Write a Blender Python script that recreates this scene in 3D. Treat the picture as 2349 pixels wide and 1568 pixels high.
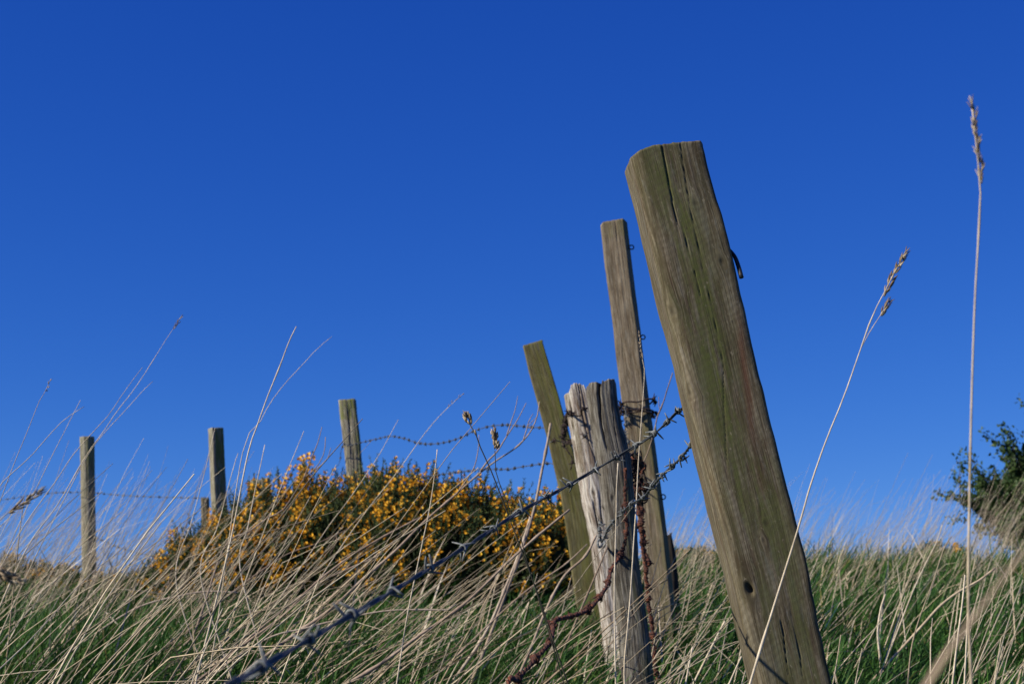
import bpy, math, random
import numpy as np
from mathutils import Vector, Matrix, Quaternion

# ------------------------------------------------------------------ camera, sky, sun, exposure
S = bpy.context.scene
for o in list(bpy.data.objects):
    bpy.data.objects.remove(o)
COL = S.collection
rng = np.random.default_rng(7)
random.seed(7)

PITCH = math.radians(10.0)
EYE = 0.60
LENS, SENSOR = 35.0, 22.2
PW, PH = 2349.0, 1568.0                    # the photograph's measuring grid
F = PW * LENS / SENSOR

cam_d = bpy.data.cameras.new('camera')
cam = bpy.data.objects.new('camera', cam_d)
COL.objects.link(cam)
cam.location = (0, 0, EYE)
cam.rotation_euler = (math.pi / 2 + PITCH, 0, 0)
cam_d.lens = LENS
cam_d.sensor_width = SENSOR
cam_d.clip_start = 0.02
cam_d.clip_end = 6000
cam_d.dof.use_dof = True
cam_d.dof.focus_distance = 2.35
cam_d.dof.aperture_fstop = 9.5
S.camera = cam
S.render.resolution_x, S.render.resolution_y = 1024, 683

SUN_DIR = Vector((-0.80, -0.30, 0.56)).normalized()      # towards the sun
world = bpy.data.worlds.new('World')
S.world = world
world.use_nodes = True
wn, wl = world.node_tree.nodes, world.node_tree.links
bg = wn['Background']
sky = wn.new('ShaderNodeTexSky')
sky.sky_type = 'NISHITA'
sky.sun_disc = False
sky.sun_elevation = math.asin(SUN_DIR.z)
sky.sun_rotation = math.atan2(SUN_DIR.x, SUN_DIR.y)
sky.altitude = 1500
sky.air_density = 0.8
sky.dust_density = 0.0
sky.ozone_density = 4.0
sep_c = wn.new('ShaderNodeSeparateColor')                  # one even colour curve over the whole sky, as a polarising filter gives
com_c = wn.new('ShaderNodeCombineColor')
wl.new(sky.outputs[0], sep_c.inputs[0])
for ch, (gain, power) in enumerate(((0.166, 1.50), (0.504, 1.03), (2.128, 0.61))):
    pw = wn.new('ShaderNodeMath'); pw.operation = 'POWER'; pw.inputs[1].default_value = power
    ml = wn.new('ShaderNodeMath'); ml.operation = 'MULTIPLY'; ml.inputs[1].default_value = gain
    wl.new(sep_c.outputs[ch], pw.inputs[0]); wl.new(pw.outputs[0], ml.inputs[0]); wl.new(ml.outputs[0], com_c.inputs[ch])
wl.new(com_c.outputs[0], bg.inputs[0])
bg.inputs[1].default_value = 0.074

sun_d = bpy.data.lights.new('sun', 'SUN')
sun_d.energy = 5.0
sun_d.angle = math.radians(0.5)
sun_d.color = (1.0, 0.91, 0.77)
sun = bpy.data.objects.new('sun', sun_d)
COL.objects.link(sun)
sun.rotation_euler = (-SUN_DIR).to_track_quat('-Z', 'Y').to_euler()
sun.location = (-5, -4, 8)

S.view_settings.view_transform = 'Standard'
S.view_settings.look = 'None'
S.view_settings.exposure = 0.45
S.view_settings.gamma = 1.0
S.view_settings.use_curve_mapping = False

# ------------------------------------------------------------------ helpers
CP, SP = math.cos(PITCH), math.sin(PITCH)

def at(x, y, d):
    """world point seen at grid position (x, y) whose distance along +Y is d"""
    u, v = (x - PW / 2) / F, (PH / 2 - y) / F
    k = d / (CP - v * SP)
    return np.array([u * k, d, EYE + (SP + v * CP) * k])

def zoomf(ox, oy, s):
    return lambda x, y: ((ox + x / s) / 1.1988, (oy + y / s) / 1.1988)

_T = np.random.default_rng(3).random((256, 256))
def vnoise(x, y, seed=0):
    x = np.asarray(x, float) + seed * 17.31
    y = np.asarray(y, float) + seed * 9.77
    xi, yi = np.floor(x).astype(int), np.floor(y).astype(int)
    fx, fy = x - xi, y - yi
    fx, fy = fx * fx * (3 - 2 * fx), fy * fy * (3 - 2 * fy)
    a = _T[xi & 255, yi & 255]; b = _T[(xi + 1) & 255, yi & 255]
    c = _T[xi & 255, (yi + 1) & 255]; e = _T[(xi + 1) & 255, (yi + 1) & 255]
    return (a * (1 - fx) + b * fx) * (1 - fy) + (c * (1 - fx) + e * fx) * fy - 0.5

_py = np.array([-400, -60, 0, 9, 11, 12.5, 14, 16, 20, 30, 60, 200, 4000], float)
_pz = np.array([-12, -5, 0, 9, 10.7, 11.6, 11.8, 11.2, 8.5, 0, -22, -40, -60], float)
_yy = np.concatenate([np.linspace(-400, -60, 100), np.linspace(-59.9, 60, 2400), np.linspace(61, 4000, 800)])
_zz = np.interp(_yy, _py, _pz)
_mid = _zz[100:2500].copy()
_ker = np.hanning(41); _ker /= _ker.sum()
_mid2 = np.convolve(np.pad(_mid, 20, mode='edge'), _ker, 'valid')
_zz[100:2500] = _mid2
def ground(x, y):
    x = np.asarray(x, float); y = np.asarray(y, float)
    s = 0.083 + 0.0021 * np.clip(x, -12, 12)
    return np.interp(y, _yy, _zz) * s + 0.05 * vnoise(x * 0.8, y * 0.8, 5) + 0.03 * vnoise(x * 2.3, y * 2.3, 6)

def tag(o, label=None, cat=None, group=None, kind=None):
    if label: o['label'] = label
    if cat: o['category'] = cat
    if group: o['group'] = group
    if kind: o['kind'] = kind
    return o

def empty(name, loc, label, cat, group=None):
    o = bpy.data.objects.new(name, None)
    COL.objects.link(o)
    o.location = Vector(loc)
    o.empty_display_size = 0.05
    return tag(o, label, cat, group)

def link(name, mesh, parent=None, loc=(0, 0, 0)):
    o = bpy.data.objects.new(name, mesh)
    COL.objects.link(o)
    o.location = Vector(loc)
    if parent is not None:
        o.parent = parent
    return o

def mesh_np(name, V, tris=None, quads=None, mat=None, attrs=None, smooth=False):
    """mesh from numpy arrays of triangles and quads, with point attributes"""
    V = np.ascontiguousarray(V, dtype=np.float32)
    me = bpy.data.meshes.new(name)
    nt = 0 if tris is None else len(tris)
    nq = 0 if quads is None else len(quads)
    me.vertices.add(len(V))
    me.vertices.foreach_set('co', V.ravel())
    idx = []
    if nq: idx.append(np.asarray(quads, np.int32).ravel())
    if nt: idx.append(np.asarray(tris, np.int32).ravel())
    idx = np.concatenate(idx)
    me.loops.add(len(idx))
    me.loops.foreach_set('vertex_index', idx)
    starts = np.concatenate([np.arange(nq) * 4, nq * 4 + np.arange(nt) * 3]).astype(np.int32)
    me.polygons.add(nq + nt)
    me.polygons.foreach_set('loop_start', starts)
    if smooth:
        me.polygons.foreach_set('use_smooth', np.ones(nq + nt, bool))
    for an, (ty, arr) in (attrs or {}).items():
        a = me.attributes.new(an, ty, 'POINT')
        a.data.foreach_set('vector' if ty == 'FLOAT_VECTOR' else 'value', np.ascontiguousarray(arr, np.float32).ravel())
    me.update(calc_edges=True)
    me.validate()
    if mat: me.materials.append(mat)
    return me

class MB:
    """collects tubes and patches into one mesh"""
    def __init__(self):
        self.V, self.Q, self.T, self.A, self.n = [], [], [], [], 0
    def add(self, V, Q=None, T=None, a=0.5):
        V = np.asarray(V, float)
        if Q is not None and len(Q): self.Q.append(np.asarray(Q) + self.n)
        if T is not None and len(T): self.T.append(np.asarray(T) + self.n)
        self.V.append(V); self.n += len(V)
        self.A.append(np.full(len(V), a) if np.isscalar(a) else np.asarray(a))
    def tube(self, P, R, sides=6, a=0.5, cap=True):
        P = np.asarray(P, float); n = len(P)
        R = np.full(n, R) if np.isscalar(R) else np.asarray(R, float)
        Tn = np.gradient(P, axis=0)
        Tn /= np.linalg.norm(Tn, axis=1)[:, None] + 1e-12
        ref = np.array([0, 0, 1.0]) if abs(Tn[0, 2]) < 0.9 else np.array([1.0, 0, 0])
        e = np.cross(Tn[0], ref); e /= np.linalg.norm(e)
        E1 = np.zeros_like(P)
        for i in range(n):
            e = e - Tn[i] * np.dot(e, Tn[i]); e /= np.linalg.norm(e) + 1e-12
            E1[i] = e
        E2 = np.cross(Tn, E1)
        th = np.arange(sides) * 2 * math.pi / sides
        V = P[:, None, :] + R[:, None, None] * (np.cos(th)[None, :, None] * E1[:, None, :] + np.sin(th)[None, :, None] * E2[:, None, :])
        V = V.reshape(-1, 3)
        Q = []
        for i in range(n - 1):
            b = i * sides
            for j in range(sides):
                k = (j + 1) % sides
                Q.append((b + j, b + k, b + sides + k, b + sides + j))
        T = []
        if cap:
            V = np.vstack([V, P[0], P[-1]])
            c0, c1 = n * sides, n * sides + 1
            for j in range(sides):
                k = (j + 1) % sides
                T.append((c0, k, j)); T.append((c1, (n - 1) * sides + j, (n - 1) * sides + k))
        if not np.isscalar(a):
            a = np.repeat(a, sides)
            if cap: a = np.concatenate([a, [a[0], a[-1]]])
        self.add(V, Q, T, a)
    def mesh(self, name, mat, smooth=True):
        V = np.vstack(self.V)
        return mesh_np(name, V, np.vstack(self.T) if self.T else None, np.vstack(self.Q) if self.Q else None, mat,
                       {'tint': ('FLOAT', np.concatenate(self.A))}, smooth)
    def build(self, name, mat, parent=None, smooth=True, loc=(0, 0, 0)):
        return link(name, self.mesh(name, mat, smooth), parent, loc)

def spline(P, n):
    """Catmull-Rom through the points, n samples"""
    P = np.asarray(P, float)
    if len(P) == 2:
        t = np.linspace(0, 1, n)[:, None]
        return P[0] * (1 - t) + P[1] * t
    Q = np.vstack([2 * P[0] - P[1], P, 2 * P[-1] - P[-2]])
    seg = np.linalg.norm(np.diff(P, axis=0), axis=1)
    cum = np.concatenate([[0], np.cumsum(seg)])
    out = []
    for s in np.linspace(0, cum[-1], n):
        i = min(np.searchsorted(cum, s, 'right') - 1, len(P) - 2)
        t = (s - cum[i]) / max(seg[i], 1e-9)
        a, b, c, e = Q[i], Q[i + 1], Q[i + 2], Q[i + 3]
        out.append(0.5 * (2 * b + (c - a) * t + (2 * a - 5 * b + 4 * c - e) * t * t + (3 * b - a - 3 * c + e) * t ** 3))
    return np.array(out)

# ------------------------------------------------------------------ materials
def new_mat(name):
    m = bpy.data.materials.new(name)
    m.use_nodes = True
    nt = m.node_tree
    b = nt.nodes['Principled BSDF']
    return m, nt.nodes, nt.links, b

def n_attr(N, name):
    a = N.new('ShaderNodeAttribute'); a.attribute_name = name
    return a

def n_ramp(N, L, src, stops):
    r = N.new('ShaderNodeValToRGB')
    els = r.color_ramp.elements
    while len(els) < len(stops): els.new(0.5)
    for e, (p, c) in zip(els, stops):
        e.position = p
        e.color = (*c, 1) if len(c) == 3 else c
    L.new(src, r.inputs[0])
    return r

def n_noise(N, L, vec, scale, detail=4, rough=0.6, dist=0.0):
    t = N.new('ShaderNodeTexNoise')
    t.inputs['Scale'].default_value = scale
    t.inputs['Detail'].default_value = detail
    t.inputs['Roughness'].default_value = rough
    t.inputs['Distortion'].default_value = dist
    if vec is not None: L.new(vec, t.inputs['Vector'])
    return t

def n_map(N, L, vec, scale, loc=(0, 0, 0), rot=(0, 0, 0)):
    m = N.new('ShaderNodeMapping')
    m.inputs['Scale'].default_value = scale
    m.inputs['Location'].default_value = loc
    m.inputs['Rotation'].default_value = rot
    L.new(vec, m.inputs['Vector'])
    return m

def n_mix(N, L, fac, a, b, blend='MIX'):
    m = N.new('ShaderNodeMix'); m.data_type = 'RGBA'; m.blend_type = blend
    for sock, v in ((m.inputs[0], fac), (m.inputs[6], a), (m.inputs[7], b)):
        if hasattr(v, 'is_output'): L.new(v, sock)
        elif isinstance(v, (int, float)): sock.default_value = v
        else: sock.default_value = (*v, 1)
    return m.outputs[2]

def n_math(N, L, op, a, b=None, c=None):
    m = N.new('ShaderNodeMath'); m.operation = op
    for i, v in enumerate((a, b, c)):
        if v is None: continue
        if hasattr(v, 'is_output'): L.new(v, m.inputs[i])
        else: m.inputs[i].default_value = v
    return m.outputs[0]

def wood_mat(name, dark, mid, light, algae_col, stain_col=(0.10, 0.035, 0.018), saw=0.0, seed=0.0, fine=1.0, contrast=1.0, bump=0.5, mottle=0.4):
    m, N, L, B = new_mat(name)
    g = n_attr(N, 'grain').outputs['Vector']
    mk = n_attr(N, 'mark').outputs['Vector']
    al = n_attr(N, 'algae').outputs['Fac']
    sep = N.new('ShaderNodeSeparateXYZ'); L.new(mk, sep.inputs[0])
    fib = n_noise(N, L, n_map(N, L, g, (620 * fine, 14, 1), (seed, seed * 2, 0)).outputs[0], 1, 5, 0.65)
    broad = n_noise(N, L, n_map(N, L, g, (110, 3.2, 1), (seed + 3, seed, 0)).outputs[0], 1, 4, 0.6, 0.3)
    blot = n_noise(N, L, n_map(N, L, g, (34, 11, 1), (seed + 9, 1, 0)).outputs[0], 1, 5, 0.65)
    speck = n_noise(N, L, n_map(N, L, g, (420, 120, 1), (seed + 5, 2, 0)).outputs[0], 1, 3, 0.7)
    tone = n_math(N, L, 'ADD', n_math(N, L, 'MULTIPLY_ADD', fib.outputs[0], 0.85, n_math(N, L, 'MULTIPLY_ADD', broad.outputs[0], 0.40, n_math(N, L, 'MULTIPLY', blot.outputs[0], 0.35))), -0.26)
    c = n_ramp(N, L, tone, [(0.54 - 0.15 * contrast, dark), (0.54, mid), (0.54 + 0.17 * contrast, light)]).outputs[0]
    pt = n_noise(N, L, n_map(N, L, g, (85, 16, 1), (seed + 41, seed + 7, 0)).outputs[0], 1, 6, 0.75, 0.4)
    c = n_mix(N, L, n_math(N, L, 'MULTIPLY', n_ramp(N, L, pt.outputs[0], [(0.50, (0, 0, 0)), (0.62, (1, 1, 1))]).outputs[0], mottle * 0.8), c, (mid[0] * 0.58, mid[1] * 0.46, mid[2] * 0.42))
    c = n_mix(N, L, n_math(N, L, 'MULTIPLY', n_ramp(N, L, pt.outputs[0], [(0.36, (1, 1, 1)), (0.46, (0, 0, 0))]).outputs[0], mottle * 0.7), c, (mid[1] * 1.6, mid[1] * 1.56, mid[1] * 1.3))
    # weather mottling: grey bleached patches and dark damp-stained streaks
    mo = n_noise(N, L, n_map(N, L, g, (42, 4.5, 1), (seed + 31, seed, 0)).outputs[0], 1, 6, 0.72, 0.6)
    grey = sum(light) / 3
    c = n_mix(N, L, n_math(N, L, 'MULTIPLY', n_ramp(N, L, mo.outputs[0], [(0.52, (0, 0, 0)), (0.68, (1, 1, 1))]).outputs[0], mottle * 0.6), c, (grey * 0.86, grey * 0.80, grey * 0.68))
    c = n_mix(N, L, n_math(N, L, 'MULTIPLY', n_ramp(N, L, mo.outputs[0], [(0.33, (1, 1, 1)), (0.47, (0, 0, 0))]).outputs[0], mottle), c, tuple(v * 0.95 for v in dark))
    # algae film
    am = n_noise(N, L, n_map(N, L, g, (48, 5, 1), (seed + 21, 4, 0)).outputs[0], 1, 6, 0.7)
    amask = n_math(N, L, 'MULTIPLY', al, n_ramp(N, L, am.outputs[0], [(0.40, (0, 0, 0)), (0.56, (1, 1, 1))]).outputs[0])
    alg = n_mix(N, L, fib.outputs[0], tuple(v * 0.55 for v in algae_col), tuple(min(1, v * 1.4) for v in algae_col))
    c = n_mix(N, L, amask, c, alg)
    # dark mildew specks and pale lichen specks
    sm = n_ramp(N, L, speck.outputs[0], [(0.60, (0, 0, 0)), (0.72, (1, 1, 1))]).outputs[0]
    c = n_mix(N, L, n_math(N, L, 'MULTIPLY', sm, 0.45), c, tuple(v * 0.4 for v in dark))
    sl = n_ramp(N, L, speck.outputs[0], [(0.27, (1, 1, 1)), (0.35, (0, 0, 0))]).outputs[0]
    c = n_mix(N, L, n_math(N, L, 'MULTIPLY', sl, 0.35), c, tuple(min(1, v * 1.35) for v in light))
    height = fib.outputs[0]
    if saw > 0:
        wv = N.new('ShaderNodeTexWave'); wv.wave_type = 'BANDS'; wv.bands_direction = 'X'
        wv.inputs['Scale'].default_value = 1.0
        wv.inputs['Distortion'].default_value = 5.0
        wv.inputs['Detail'].default_value = 4
        L.new(n_map(N, L, g, (36, 36, 1), rot=(0, 0, math.radians(58))).outputs[0], wv.inputs['Vector'])
        sawm = n_math(N, L, 'MULTIPLY', n_math(N, L, 'MULTIPLY', wv.outputs['Fac'], blot.outputs[0]), saw)
        c = n_mix(N, L, sawm, c, tuple(v * 0.6 for v in mid))
        height = n_math(N, L, 'MULTIPLY_ADD', wv.outputs['Fac'], -0.10, height)
    li = n_noise(N, L, n_map(N, L, g, (190, 75, 1), (seed + 51, seed, 0)).outputs[0], 1, 5, 0.7)
    c = n_mix(N, L, n_math(N, L, 'MULTIPLY', n_ramp(N, L, li.outputs[0], [(0.62, (0, 0, 0)), (0.68, (1, 1, 1))]).outputs[0], 0.55), c, tuple(min(1, v * 1.25) for v in light))
    c = n_mix(N, L, n_math(N, L, 'MULTIPLY', n_ramp(N, L, li.outputs[0], [(0.33, (1, 1, 1)), (0.40, (0, 0, 0))]).outputs[0], 0.6), c, dark)
    # marks: x knot, y crack, z stain
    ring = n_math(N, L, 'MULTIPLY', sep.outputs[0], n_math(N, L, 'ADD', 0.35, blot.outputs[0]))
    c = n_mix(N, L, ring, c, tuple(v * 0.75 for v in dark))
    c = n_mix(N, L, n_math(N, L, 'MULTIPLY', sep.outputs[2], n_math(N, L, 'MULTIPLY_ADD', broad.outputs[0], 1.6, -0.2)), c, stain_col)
    c = n_mix(N, L, n_math(N, L, 'MULTIPLY', sep.outputs[1], 0.40), c, tuple(v * 0.25 for v in dark))  # crack dirt and the shade of the fine groove, both put into the colour
    L.new(c, B.inputs['Base Color'])
    B.inputs['Roughness'].default_value = 0.88
    B.inputs['Specular IOR Level'].default_value = 0.25
    bp = N.new('ShaderNodeBump'); bp.inputs['Strength'].default_value = bump; bp.inputs['Distance'].default_value = 0.0016
    L.new(height, bp.inputs['Height'])
    L.new(bp.outputs[0], B.inputs['Normal'])
    return m

M = {}
M['wood_big'] = wood_mat('olive_brown_timber', (0.036, 0.027, 0.015), (0.122, 0.098, 0.058), (0.235, 0.202, 0.138), (0.086, 0.098, 0.026), saw=0.55, seed=1.3, contrast=0.80, mottle=0.85, bump=0.25)
M['wood_tall'] = wood_mat('brown_grey_timber', (0.075, 0.058, 0.036), (0.165, 0.132, 0.086), (0.26, 0.22, 0.16), (0.12, 0.12, 0.04), seed=4.1, contrast=0.65, mottle=0.5)
M['wood_moss'] = wood_mat('green_stained_timber', (0.06, 0.05, 0.022), (0.125, 0.108, 0.042), (0.20, 0.18, 0.085), (0.14, 0.145, 0.028), seed=7.7, contrast=0.7, mottle=0.6)
M['wood_grey'] = wood_mat('weathered_grey_timber', (0.036, 0.031, 0.024), (0.112, 0.101, 0.080), (0.25, 0.236, 0.200), (0.11, 0.115, 0.045), seed=2.2, fine=0.8, contrast=0.6, bump=1.0, mottle=0.6)
M['wood_silver'] = wood_mat('silver_grey_timber', stain_col=(0.13, 0.08, 0.04), dark=(0.075, 0.052, 0.033), mid=(0.34, 0.305, 0.26), light=(0.62, 0.59, 0.53), algae_col=(0.13, 0.12, 0.06), seed=5.9, fine=0.6, contrast=0.62, bump=1.0, mottle=0.75)
M['wood_far'] = wood_mat('lichen_timber', (0.08, 0.07, 0.045), (0.215, 0.200, 0.145), (0.39, 0.365, 0.29), (0.13, 0.15, 0.035), seed=8.8, contrast=0.7, mottle=0.6)
M['wood_black'] = wood_mat('black_timber', (0.010, 0.008, 0.007), (0.025, 0.020, 0.016), (0.06, 0.05, 0.04), (0.03, 0.03, 0.015), seed=3.4)

def metal_mat(name, a, b, rough, metallic, scale=160, bump=0.3, spots=None):
    m, N, L, B = new_mat(name)
    tc = N.new('ShaderNodeTexCoord')
    ns = n_noise(N, L, tc.outputs['Object'], scale, 5, 0.65)
    c = n_ramp(N, L, ns.outputs[0], [(0.36, a), (0.64, b)]).outputs[0]
    if spots:
        n2 = n_noise(N, L, tc.outputs['Object'], scale * 0.3, 4, 0.6)
        c = n_mix(N, L, n_ramp(N, L, n2.outputs[0], [(0.5, (0, 0, 0)), (0.62, (1, 1, 1))]).outputs[0], c, spots)
    L.new(c, B.inputs['Base Color'])
    B.inputs['Metallic'].default_value = metallic
    L.new(n_ramp(N, L, ns.outputs[0], [(0.3, (rough * 0.8,) * 3), (0.7, (min(1, rough * 1.2),) * 3)]).outputs[0], B.inputs['Roughness'])
    bp = N.new('ShaderNodeBump'); bp.inputs['Strength'].default_value = bump; bp.inputs['Distance'].default_value = 0.002
    L.new(ns.outputs[0], bp.inputs['Height']); L.new(bp.outputs[0], B.inputs['Normal'])
    return m

M['galv'] = metal_mat('galvanised_wire', (0.026, 0.032, 0.035), (0.066, 0.075, 0.078), 0.65, 0.1, 300, 0.15)
M['galv_pale'] = metal_mat('galvanised_barb', (0.085, 0.095, 0.095), (0.19, 0.207, 0.203), 0.55, 0.2, 300, 0.15)
M['galv_far'] = metal_mat('dull_wire', (0.05, 0.06, 0.075), (0.10, 0.115, 0.13), 0.6, 0.3, 200, 0.1)
M['rust'] = metal_mat('rusted_wire', (0.016, 0.006, 0.005), (0.085, 0.025, 0.012), 0.9, 0.0, 260, 1.0, (0.14, 0.040, 0.015))
M['rust_dark'] = metal_mat('dark_rusted_wire', (0.010, 0.007, 0.006), (0.045, 0.022, 0.015), 0.9, 0.0, 220, 0.8)
M['iron'] = metal_mat('black_iron', (0.012, 0.013, 0.014), (0.03, 0.03, 0.03), 0.6, 0.3, 200, 0.3)

def plant_mat(name, stops, trans=0.0, rough=0.7, nscale=0, spec=0.2):
    """colour from the 'tint' attribute of each stem, blade or leaf"""
    m, N, L, B = new_mat(name)
    t = n_attr(N, 'tint').outputs['Fac']
    c = n_ramp(N, L, t, stops).outputs[0]
    if nscale:
        geo = N.new('ShaderNodeNewGeometry')
        ns = n_noise(N, L, geo.outputs['Position'], nscale, 3, 0.6)
        c = n_mix(N, L, 1.0, c, n_ramp(N, L, ns.outputs[0], [(0.3, (0.62, 0.60, 0.58)), (0.7, (1.12, 1.1, 1.08))]).outputs[0], 'MULTIPLY')
    L.new(c, B.inputs['Base Color'])
    B.inputs['Roughness'].default_value = rough
    B.inputs['Specular IOR Level'].default_value = spec
    if trans:
        tr = N.new('ShaderNodeBsdfTranslucent'); L.new(c, tr.inputs[0])
        mx = N.new('ShaderNodeMixShader'); mx.inputs[0].default_value = trans
        L.new(B.outputs[0], mx.inputs[1]); L.new(tr.outputs[0], mx.inputs[2])
        L.new(mx.outputs[0], N['Material Output'].inputs[0])
    return m

M['straw'] = plant_mat('dry_grass', [(0.0, (0.18, 0.13, 0.085)), (0.35, (0.37, 0.295, 0.205)), (0.7, (0.58, 0.49, 0.34)), (1.0, (0.76, 0.68, 0.52))], 0.12, 0.6, 60, 0.3)
M['stem'] = plant_mat('dead_stem', [(0.0, (0.11, 0.075, 0.055)), (0.5, (0.30, 0.23, 0.175)), (1.0, (0.52, 0.45, 0.36))], 0.0, 0.7, 90)
M['dark_stem'] = plant_mat('dark_stem', [(0.0, (0.02, 0.022, 0.016)), (1.0, (0.06, 0.06, 0.04))], 0.0, 0.7)
M['seed'] = plant_mat('seed_head', [(0.0, (0.11, 0.08, 0.05)), (0.5, (0.32, 0.25, 0.16)), (1.0, (0.56, 0.47, 0.32))], 0.1, 0.8)
M['grass'] = plant_mat('green_grass', [(0.0, (0.016, 0.052, 0.010)), (0.5, (0.034, 0.102, 0.016)), (0.85, (0.072, 0.152, 0.024)), (1.0, (0.24, 0.20, 0.07))], 0.25, 0.6)
M['gorse'] = plant_mat('gorse_spines', [(0.0, (0.014, 0.021, 0.009)), (0.5, (0.040, 0.068, 0.020)), (1.0, (0.11, 0.145, 0.042))], 0.1, 0.7)
M['gorse_wood'] = plant_mat('gorse_wood', [(0.0, (0.03, 0.02, 0.013)), (1.0, (0.10, 0.07, 0.045))], 0.0, 0.8)
M['flower'] = plant_mat('gorse_flower', [(0.0, (0.50, 0.19, 0.008)), (0.5, (0.76, 0.38, 0.022)), (1.0, (0.88, 0.55, 0.06))], 0.2, 0.7)
M['leaf'] = plant_mat('tree_leaf', [(0.0, (0.020, 0.042, 0.014)), (0.6, (0.045, 0.085, 0.024)), (1.0, (0.09, 0.135, 0.04))], 0.2, 0.5)
M['bark'] = plant_mat('tree_bark', [(0.0, (0.03, 0.025, 0.02)), (1.0, (0.09, 0.075, 0.055))], 0.0, 0.9, 40)

m, N, L, B = new_mat('turf')
geo = N.new('ShaderNodeNewGeometry')
a_ = n_noise(N, L, geo.outputs['Position'], 9, 6, 0.7)
b_ = n_noise(N, L, geo.outputs['Position'], 1.2, 3, 0.5)
c_ = n_ramp(N, L, a_.outputs[0], [(0.3, (0.012, 0.026, 0.008)), (0.55, (0.028, 0.062, 0.014)), (0.75, (0.11, 0.095, 0.045))]).outputs[0]
c_ = n_mix(N, L, 1.0, c_, n_ramp(N, L, b_.outputs[0], [(0.3, (0.7, 0.7, 0.7)), (0.7, (1.1, 1.1, 1.0))]).outputs[0], 'MULTIPLY')
L.new(c_, B.inputs['Base Color'])
B.inputs['Roughness'].default_value = 0.95
bp = N.new('ShaderNodeBump'); bp.inputs['Strength'].default_value = 0.8; bp.inputs['Distance'].default_value = 0.03
L.new(a_.outputs[0], bp.inputs['Height']); L.new(bp.outputs[0], B.inputs['Normal'])
M['turf'] = m

# ------------------------------------------------------------------ ground
def warp(n, near, far):
    t = np.linspace(-1, 1, n)
    return np.sign(t) * (np.abs(t) * near + (np.abs(t) ** 7) * (far - near))
gx = warp(181, 9, 2500)
gy = np.concatenate([-np.geomspace(60, 1.01, 24) + 1, np.linspace(0.1, 20, 160), np.geomspace(20.3, 3500, 70)])
GX, GY = np.meshgrid(gx, gy)
GZ = ground(GX, GY)
nx, ny = len(gx), len(gy)
ii = np.arange(nx * ny).reshape(ny, nx)
q = np.stack([ii[:-1, :-1], ii[:-1, 1:], ii[1:, 1:], ii[1:, :-1]], -1).reshape(-1, 4)
gr = link('ground', mesh_np('ground', np.stack([GX, GY, GZ], -1).reshape(-1, 3), None, q, M['turf'], smooth=True))
tag(gr, 'rising turf hillside under the grass', 'ground', kind='structure')

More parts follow.
